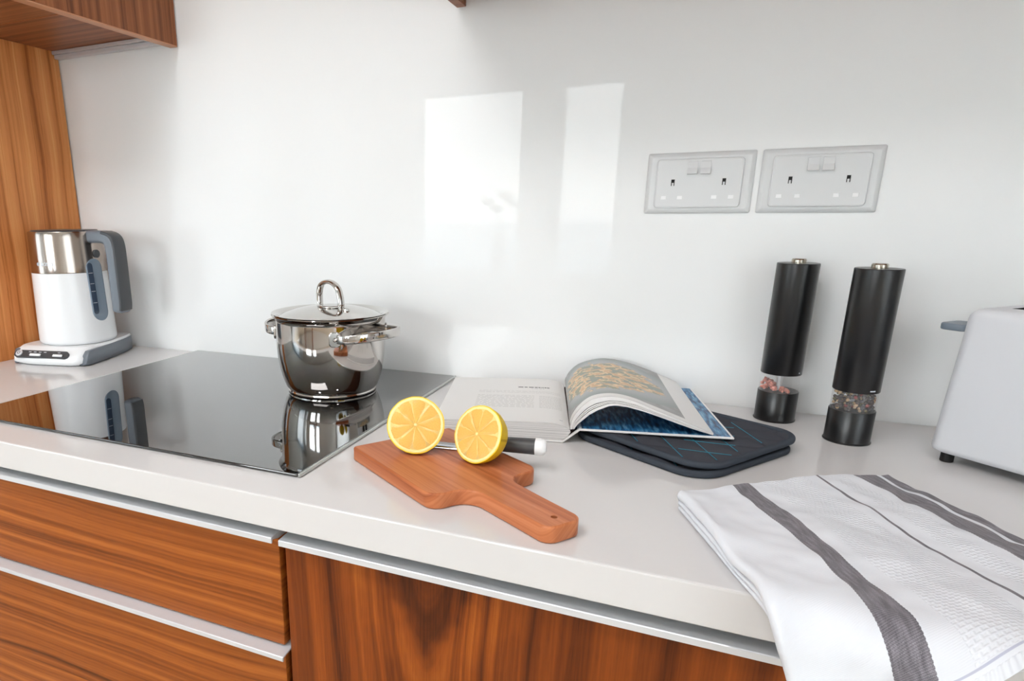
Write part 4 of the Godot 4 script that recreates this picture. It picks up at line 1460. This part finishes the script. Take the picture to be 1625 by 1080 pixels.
# ---------------------------------------------------------------- mills
func mill(called: String, label: String, x: float, z: float) -> Node3D:
	var o := thing(called, label, "grinder", Vector3(x, CT, z), 0, "tall black electric mills")
	var r := 0.0268
	part("base_ring", lath([Vector2(0, 0.0002), Vector2(0.0275, 0.0002), Vector2(0.0280, 0.0008), Vector2(0.0280, 0.0016), Vector2(0.0270, 0.0024), Vector2(0.0268, 0.004), Vector2(r, 0.0438), Vector2(0.0264, 0.0444), Vector2(0.006, 0.0444), Vector2(0, 0.0444)], 64), M.mill_black, o)
	part("clear_chamber", lath([Vector2(0.0258, 0.0446), Vector2(0.0262, 0.0446), Vector2(0.0262, 0.0706), Vector2(0.0258, 0.0706), Vector2(0.0258, 0.0446)], 64), M.clear_acrylic, o)
	part("body", lath([Vector2(0, 0.0708), Vector2(0.0264, 0.0708), Vector2(r, 0.0714), Vector2(r, 0.2284), Vector2(0.0262, 0.2292), Vector2(0, 0.2292)], 64), M.mill_black, o)
	part("drive_shaft", lath([Vector2(0, 0.0446), Vector2(0.0035, 0.0446), Vector2(0.0035, 0.0706), Vector2(0, 0.0706)], 16), M.white_plastic, o)
	part("push_button", lath([Vector2(0, 0.2290), Vector2(0.0092, 0.2290), Vector2(0.0092, 0.2338), Vector2(0.0082, 0.2352), Vector2(0, 0.2356)], 32), M.button_steel, o)
	return o


func mills() -> void:
	var s := mill("salt_mill", "black electric mill with a few pink salt crystals, nearer the wall", 0.2168, 0.0507)
	var sm := MB.new()
	cbox(sm, Vector3(-0.0008, -0.0008, -0.0002), Vector3(0.0008, 0.0008, 0.0002), 0)
	var a := deg_to_rad(52.0)
	sm.turned(Transform3D(Basis(Vector3.UP, a), Vector3(0.0269 * sin(a), 0.0752, 0.0269 * cos(a))))
	part("print_mark", sm, M.mark_white, s)
	var p := mill("pepper_mill", "black electric mill filled with mixed peppercorns, nearer the toaster", 0.2983, 0.1223)
	for k in 5:
		var pm := MB.new()
		cbox(pm, Vector3(-0.0006, -0.0008, -0.0002), Vector3(0.0006, 0.0008, 0.0002), 0)
		var b := deg_to_rad(26.0 + 3.2 * k)
		pm.turned(Transform3D(Basis(Vector3.UP, b), Vector3(0.0269 * sin(b), 0.0748, 0.0269 * cos(b))))
		part("print_mark", pm, M.mark_white, p)
	# salt crystals heaped to the left side
	rng.seed = 21
	var cm := MB.new()
	for k in 120:
		var ang := rng.randf() * TAU
		var rr := sqrt(rng.randf()) * 0.0235
		var px := rr * cos(ang)
		var pz := rr * sin(ang)
		if Vector2(px, pz).length() < 0.0055: continue
		var top := 0.0150 * smoothstep(0.014, -0.022, px * 0.9 - pz * 0.2)
		if top < 0.0015: continue
		var py := rng.randf() * top + 0.0462
		var sz := rng.randf_range(0.0014, 0.0026)
		var c := MB.new()
		cbox(c, Vector3(-sz, -sz, -sz), Vector3(sz, sz, sz) * Vector3(1, rng.randf_range(0.6, 1), 1), sz * 0.5)
		c.turned(Transform3D(Basis.from_euler(Vector3(rng.randf() * 3, rng.randf() * 3, rng.randf() * 3)), Vector3(px, py, pz)))
		cm.v.append_array(c.v); cm.uv.append_array(c.uv); cm.g.append_array(c.g)
	var sc := part("salt_crystals", cm, M.salt_pink, self)
	sc.position = Vector3(0.2168, CT, 0.0507)
	tag(sc, "pink salt crystals heaped inside the clear chamber of the mill", "salt", "", "stuff")
	# peppercorns
	var ball := SphereMesh.new()
	ball.radius = 0.0023
	ball.height = 0.0046
	ball.radial_segments = 12
	ball.rings = 6
	var pc := mat("peppercorn", Color.WHITE, 0.6)
	pc.vertex_color_use_as_albedo = true
	ball.material = pc
	var mm := MultiMesh.new()
	mm.transform_format = MultiMesh.TRANSFORM_3D
	mm.use_colors = true
	mm.mesh = ball
	var ts := []
	var tints := [Color(0.05, 0.035, 0.03), Color(0.09, 0.055, 0.045), Color(0.04, 0.03, 0.035), Color(0.62, 0.42, 0.22), Color(0.30, 0.05, 0.045), Color(0.16, 0.14, 0.06), Color(0.45, 0.30, 0.18)]
	for ly in 7:
		for k in 46:
			var ang := rng.randf() * TAU
			var rr := sqrt(rng.randf_range(0.06, 1.0)) * 0.0232
			if ly > 3 and rng.randf() < 0.25: continue
			ts.append([Vector3(rr * cos(ang), 0.0470 + ly * 0.0034 + rng.randf_range(-0.0008, 0.0008), rr * sin(ang)), tints[[0, 1, 2, 0, 1, 3, 4, 5, 0, 6][rng.randi() % 10]], rng.randf_range(0.8, 1.08)])
	mm.instance_count = ts.size()
	for k in ts.size():
		mm.set_instance_transform(k, Transform3D(Basis().scaled(Vector3.ONE * ts[k][2]), ts[k][0]))
		mm.set_instance_color(k, ts[k][1])
	var mi := MultiMeshInstance3D.new()
	mi.name = "peppercorns"
	mi.multimesh = mm
	add_child(mi)
	mi.position = Vector3(0.2983, CT, 0.1223)
	tag(mi, "mixed black, red and tan peppercorns inside the clear mill chamber", "peppercorns", "", "stuff")

# ---------------------------------------------------------------- toaster
func toaster() -> void:
	var o := thing("toaster", "white rounded toaster cut by the right edge of the picture", "toaster", Vector3(0.3738, CT, 0.165), -42.8)
	var L := 0.30
	var W := 0.125
	var y0 := 0.012
	var outl := func(i0: float, i1: float, r: float) -> PackedVector2Array:
		# i0: shrink at the ends, i1: shrink at front and back
		var q := round_rect(L - 2 * i0, W - 2 * i1, r, 8)
		var out := PackedVector2Array()
		for p in q: out.append(p + Vector2(L / 2, -W / 2))
		return out
	var outs := [outl.call(0.006, 0.006, 0.012), outl.call(0.001, 0.001, 0.014), outl.call(0.0, 0.0, 0.014)]
	var ys := [y0, y0 + 0.003, y0 + 0.008]
	outs.append(outl.call(0.006, 0.002, 0.014)); ys.append(0.165)
	outs.append(outl.call(0.0065, 0.0022, 0.014)); ys.append(0.177)
	for i in 6:
		var a := PI / 2 * (i + 1) / 6.0
		outs.append(outl.call(0.0065 + 0.013 * (1 - cos(a)), 0.0022 + 0.0075 * (1 - cos(a)), 0.014)); ys.append(0.177 + 0.012 * sin(a))
	var m := MB.new()
	stack(m, outs, ys, true, false)
	# top in strips round two slots
	var topo: PackedVector2Array = outs[-1]
	var yt: float = ys[-1]
	var x0 := 0.032
	var x1 := L - 0.040
	var zs := [[-0.082, -0.043]]
	var bands := [[-0.043, 0.1, -1.0, 1.0], [-0.082, -0.043, -1.0, x0], [-0.082, -0.043, x1, 1.0], [-0.4, -0.082, -1.0, 1.0]]
	for b in bands:
		var rect := PackedVector2Array([Vector2(b[2], b[0]), Vector2(b[3], b[0]), Vector2(b[3], b[1]), Vector2(b[2], b[1])])
		for poly in Geometry2D.intersect_polygons(topo, rect): cap(m, poly, yt, true)
	part("body", m, M.toaster_white, o)
	for z in zs:
		var s := MB.new()
		var a := Vector3(x0, yt - 0.12, z[0])
		var b := Vector3(x1, yt - 0.0002, z[1])
		s.quad(Vector3(a.x, a.y, a.z), Vector3(b.x, a.y, a.z), Vector3(b.x, a.y, b.z), Vector3(a.x, a.y, b.z))
		s.quad(Vector3(a.x, a.y, a.z), Vector3(b.x, a.y, a.z), Vector3(b.x, b.y, a.z), Vector3(a.x, b.y, a.z))
		s.quad(Vector3(a.x, a.y, b.z), Vector3(b.x, a.y, b.z), Vector3(b.x, b.y, b.z), Vector3(a.x, b.y, b.z))
		s.quad(Vector3(a.x, a.y, a.z), Vector3(a.x, a.y, b.z), Vector3(a.x, b.y, b.z), Vector3(a.x, b.y, a.z))
		s.quad(Vector3(b.x, a.y, a.z), Vector3(b.x, a.y, b.z), Vector3(b.x, b.y, b.z), Vector3(b.x, b.y, a.z))
		for k in s.g.size(): s.g[k] = -1
		part("bread_slot", s, M.slot_dark, o, false)
	for p in [Vector2(0.018, -0.014), Vector2(0.018, -W + 0.02), Vector2(L - 0.018, -0.014), Vector2(L - 0.018, -W + 0.02)]:
		var f := lath([Vector2(0, 0.0002), Vector2(0.0062, 0.0002), Vector2(0.0070, 0.001), Vector2(0.0070, 0.0125), Vector2(0, 0.0125)], 20)
		f.turned(Transform3D(Basis(), Vector3(p.x, 0, p.y)))
		part("foot", f, M.rubber, o)
	var lv := slab(round_rect(0.030, 0.040, 0.008, 6), 0.1555, 0.1640, 0.002)
	lv.turned(Transform3D(Basis(), Vector3(-0.022, 0, -0.058)))
	part("lever", lv, M.lever_grey, o)

# ---------------------------------------------------------------- towel
func towel() -> void:
	var W := 0.273
	var LEN := 0.286
	var n := 1024
	var im := Image.create(n, n, false, Image.FORMAT_RGB8)
	var hm := Image.create(n, n, false, Image.FORMAT_RGB8)
	var nz := noise(71, 0.02, 3)
	rng.seed = 9
	for y in n:
		var v := (y + 0.5) / n * LEN
		for x in n:
			var u := (x + 0.5) / n
			var d := u * W
			var c := Color(0.87, 0.875, 0.895)
			var weave := 0.5 + 0.5 * sin(v * TAU / 0.00125)
			var h := 0.55 + 0.12 * weave
			var e := 0.0035 * (0.5 + 0.5 * sin(v * TAU / 0.0028)) / W * 0.14
			var grey := (u > 0.232 + e and u < 0.310 - e) or (u > 0.628 and u < 0.640) or (u > 0.815 + e and u < 0.925) or (u > 0.947 and u < 1.0)
			var waffle := (u > 0.375 and u < 0.580) or (u > 0.690 and u < 0.765)
			if grey:
				var thread := 0.5 + 0.5 * sin(v * TAU / 0.0014 + 1.2 * sin(d * TAU / 0.0011))
				var g := 0.40 + 0.13 * thread + 0.10 * nz.get_noise_2d(x * 3.0, y * 0.6)
				c = Color(g * 1.0, g * 0.965, g * 1.01)
				if rng.randf() < 0.02: c = c.lerp(Color(0.80, 0.80, 0.81), 0.5)
			elif waffle:
				var a := absf(fposmod(d / 0.0052 + 0.5 * (int(floor(v / 0.0034)) % 2), 1.0) - 0.5) * 2.0
				var b := absf(fposmod(v / 0.0034, 1.0) - 0.5) * 2.0
				h = 0.2 + 0.8 * maxf(smoothstep(0.35, 0.95, a), smoothstep(0.35, 0.95, b))
			if v > LEN - 0.012:
				h = 0.5 + 0.5 * sin(d * TAU / 0.004) * (1.0 if v > LEN - 0.007 else 0.0)
				if absf(v - (LEN - 0.0105)) < 0.0007: c = c.lerp(Color(0.62, 0.63, 0.72), 0.6)
			im.set_pixel(x, y, c)
			hm.set_pixel(x, y, Color(h, h, h))
	var m := mat("towel_cloth", Color.WHITE, 0.95, 0.0, 0.2)
	m.albedo_texture = ImageTexture.create_from_image(im)
	m.heightmap_enabled = true
	m.heightmap_texture = ImageTexture.create_from_image(hm)
	m.heightmap_scale = 0.06
	m.rim_enabled = true
	m.rim = 0.3
	# plan: left and right edges run towards the viewer, spreading; beyond the worktop's edge the cloth bends down
	var L0 := Vector2(0.0990, 0.4590)
	var R0 := Vector2(0.3138, 0.2910)
	var dl := Vector2(0.372, 0.928)
	var dr := Vector2(0.500, 0.866)
	var wv := noise(73, 1.0, 2)
	var curve := [Vector3(0.0, 0.011, 0.610)]
	for i in 140:
		var a := 1.38 * smoothstep(0.000, 0.050, i * 0.002)
		var c: Vector3 = curve[-1]
		curve.append(Vector3(a, c.y - 0.002 * sin(a), c.z + 0.002 * cos(a)))
	var place := func(d: float, y: float, s: float) -> Vector3:
		var t := d / W
		var l := L0 + dl * s
		var r := R0 + dr * s
		var p := l.lerp(r, t)
		var up := clampf(y / 0.024, 0, 1)
		p.x += up * 0.0055 * wv.get_noise_2d(s * 9.0, t * 3.0 + 5.0)
		var q: float = p.y - 0.610
		if q <= 0.0: return Vector3(p.x, y, p.y)
		# follow the bent centre line, then step out along its normal
		var k := minf(q / 0.002, curve.size() - 1.001)
		var i := int(k)
		var c: Vector3 = curve[i].lerp(curve[i + 1], k - i)
		return Vector3(p.x, c.y + (y - 0.011) * cos(c.x), c.z + (y - 0.011) * sin(c.x))
	var height := func(t: float, s: float) -> float:
		var h := 0.0215 + 0.0042 * wv.get_noise_2d(s * 8.0 + 20.0, t * 2.6) + 0.0022 * wv.get_noise_2d(s * 19.0, t * 6.0 + 9.0)
		h += 0.0035 * exp(-pow((t - 0.36) / 0.10, 2) - pow((s - 0.10) / 0.06, 2))
		h -= 0.0045 * exp(-pow((t - 0.62) / 0.12, 2) - pow((s - 0.15) / 0.05, 2))
		h -= 0.007 * smoothstep(0.75, 1.0, t)
		h += 0.0045 * exp(-pow(t / 0.09, 2)) * (1.0 - 0.6 * smoothstep(0.05, 0.2, s))
		return h
	var NS := 110
	var mb := MB.new()
	var P := []
	var T := []
	for i in NS + 1:
		var s := LEN * i / NS
		var row := PackedVector3Array()
		var tr := PackedVector2Array()
		# profile: start at the right bottom, go left along the bottom, up the folded left edge, right along the top
		var prof := []
		prof.append([W * 0.985, 0.0006, Vector2(0.10, 0)])
		for k in range(1, 49): prof.append([lerpf(W * 0.985, 0.012, k / 48.0), 0.0006, Vector2(0.10, 0)])
		var hl: float = height.call(0.0, s)
		# three folded layers at the left edge
		var layers := [[0.0, 0.24, 0.0035], [0.24, 0.50, 0.0025], [0.50, 1.0, 0.0]]
		for q in layers:
			var ya: float = hl * q[0] + 0.0007
			var yb: float = hl * q[1]
			var rr := (yb - ya) / 2
			for k in 7:
				var a := -PI / 2 + PI * k / 6.0
				prof.append([q[2] + rr * (1 - cos(a)) + (0.004 if k == 0 or (k == 6 and q[1] < 1.0) else 0.0), (ya + yb) / 2 + rr * sin(a), Vector2(0.02 + 0.01 * k, 0)])
		var dstart := hl * 0.25
		for k in range(1, 73):
			var t := (dstart / W) + (0.985 - dstart / W) * k / 72.0
			prof.append([t * W, height.call(t, s), Vector2(t, 0)])
		var hr: float = height.call(1.0, s)
		for k in range(1, 7):
			var a := PI / 2 - PI * k / 7.0
			prof.append([W * 0.985 + hr / 2 * cos(a) * 0.6, hr / 2 + (hr / 2 - 0.0006) * sin(a), Vector2(0.985 + 0.012 * k / 6.0, 0)])
		for q in prof:
			row.append(place.call(q[0], q[1], s))
			tr.append(Vector2(q[2].x, s / LEN))
		P.append(row); T.append(tr)
	mb.grid(P, T, true)
	for e in [0, NS]:
		var row: PackedVector3Array = P[e]
		var k := row.size()
		# ends: join bottom to top by a fan of strips, top points against the bottom line
		var bottom := func(p: Vector3, q: float) -> Vector3: return place.call(q, 0.0006, LEN * e / NS)
		for j in range(49, k - 1):
			var da: float = clampf(T[e][j].x, 0.03, 0.985) * W
			var db: float = clampf(T[e][j + 1].x, 0.03, 0.985) * W
			var a := row[j]; var b := row[j + 1]
			var qa: Vector3 = bottom.call(a, da); var qb: Vector3 = bottom.call(b, db)
			if e: mb.quad(a, qa, qb, b, Vector2(0.1, 0.5), Vector2(0.1, 0.5), Vector2(0.1, 0.5), Vector2(0.1, 0.5), -1)
			else: mb.quad(b, qb, qa, a, Vector2(0.1, 0.5), Vector2(0.1, 0.5), Vector2(0.1, 0.5), Vector2(0.1, 0.5), -1)
	var o := part("tea_towel", mb, m, self)
	o.position = Vector3(0, CT, 0)
	tag(o, "folded white tea towel with grey stripes hanging over the worktop edge", "towel")


func _ready() -> void:
	# camera: a crop of a wider photograph, so the lens is shifted
	var cam := Camera3D.new()
	cam.name = "camera"
	cam.projection = Camera3D.PROJECTION_FRUSTUM
	cam.keep_aspect = Camera3D.KEEP_HEIGHT
	cam.near = 0.05
	cam.far = 3000.0
	var f := 1047.125
	cam.size = 0.05 * 1080.0 / f
	cam.frustum_offset = Vector2((812.5 - 622.22) / f, (644.77 - 540.0) / f) * 0.05
	add_child(cam)
	cam.position = Vector3(0.10114, CT + 0.29823, 1.15375)
	cam.basis = Basis(Vector3.UP, deg_to_rad(25.2163)) * Basis(Vector3.RIGHT, deg_to_rad(-16.2169)) * Basis(Vector3.BACK, deg_to_rad(-0.3725))
	cam.current = true
	# sky
	var we := WorldEnvironment.new()
	we.name = "environment"
	var env := Environment.new()
	var sky := Sky.new()
	var sm := ProceduralSkyMaterial.new()
	sm.sky_top_color = Color(0.92, 0.97, 1.0)
	sm.sky_horizon_color = Color(0.985, 1.0, 0.995)
	sm.sky_curve = 0.2
	sm.ground_bottom_color = Color(0.7, 0.72, 0.74)
	sm.ground_horizon_color = Color(0.9, 0.92, 0.95)
	sm.sky_energy_multiplier = 1.0
	sm.ground_energy_multiplier = 1.0
	sky.sky_material = sm
	env.background_mode = Environment.BG_SKY
	env.sky = sky
	env.background_energy_multiplier = SKY_ENERGY
	env.tonemap_mode = Environment.TONE_MAPPER_LINEAR
	env.tonemap_exposure = EXPOSURE
	env.sdfgi_enabled = true
	env.ssao_enabled = true
	env.ssil_enabled = true
	we.environment = env
	add_child(we)

	make_materials()
	room()
	cabinets()
	tall_and_upper()
	hob()
	dining_corner()
	ceiling_panel(-0.7, 1.7, 1.3, "white ceiling light panel between the windows and the worktop")
	downlight(-0.75, 1.0, "round ceiling downlight above the floor before the drawers")
	downlight(0.35, 1.0, "round ceiling downlight above the floor before the doors")
	socket(0.0, "left one of the two white double sockets on the splashback")
	socket(0.148 + 0.0077, "right one of the two white double sockets, above the mills")
	kettle()
	pot()
	board()
	lemons()
	knife()
	book()
	holder("lower black pot holder, mostly hidden under the upper one", 0.0935, 0.2255, 0.0003, 56.6, 81, 0.0)
	holder("upper black pot holder with teal stitching under the open book", 0.0985, 0.2165, 0.0092, 56.6, 84, 0.0035)
	mills()
	toaster()
	towel()
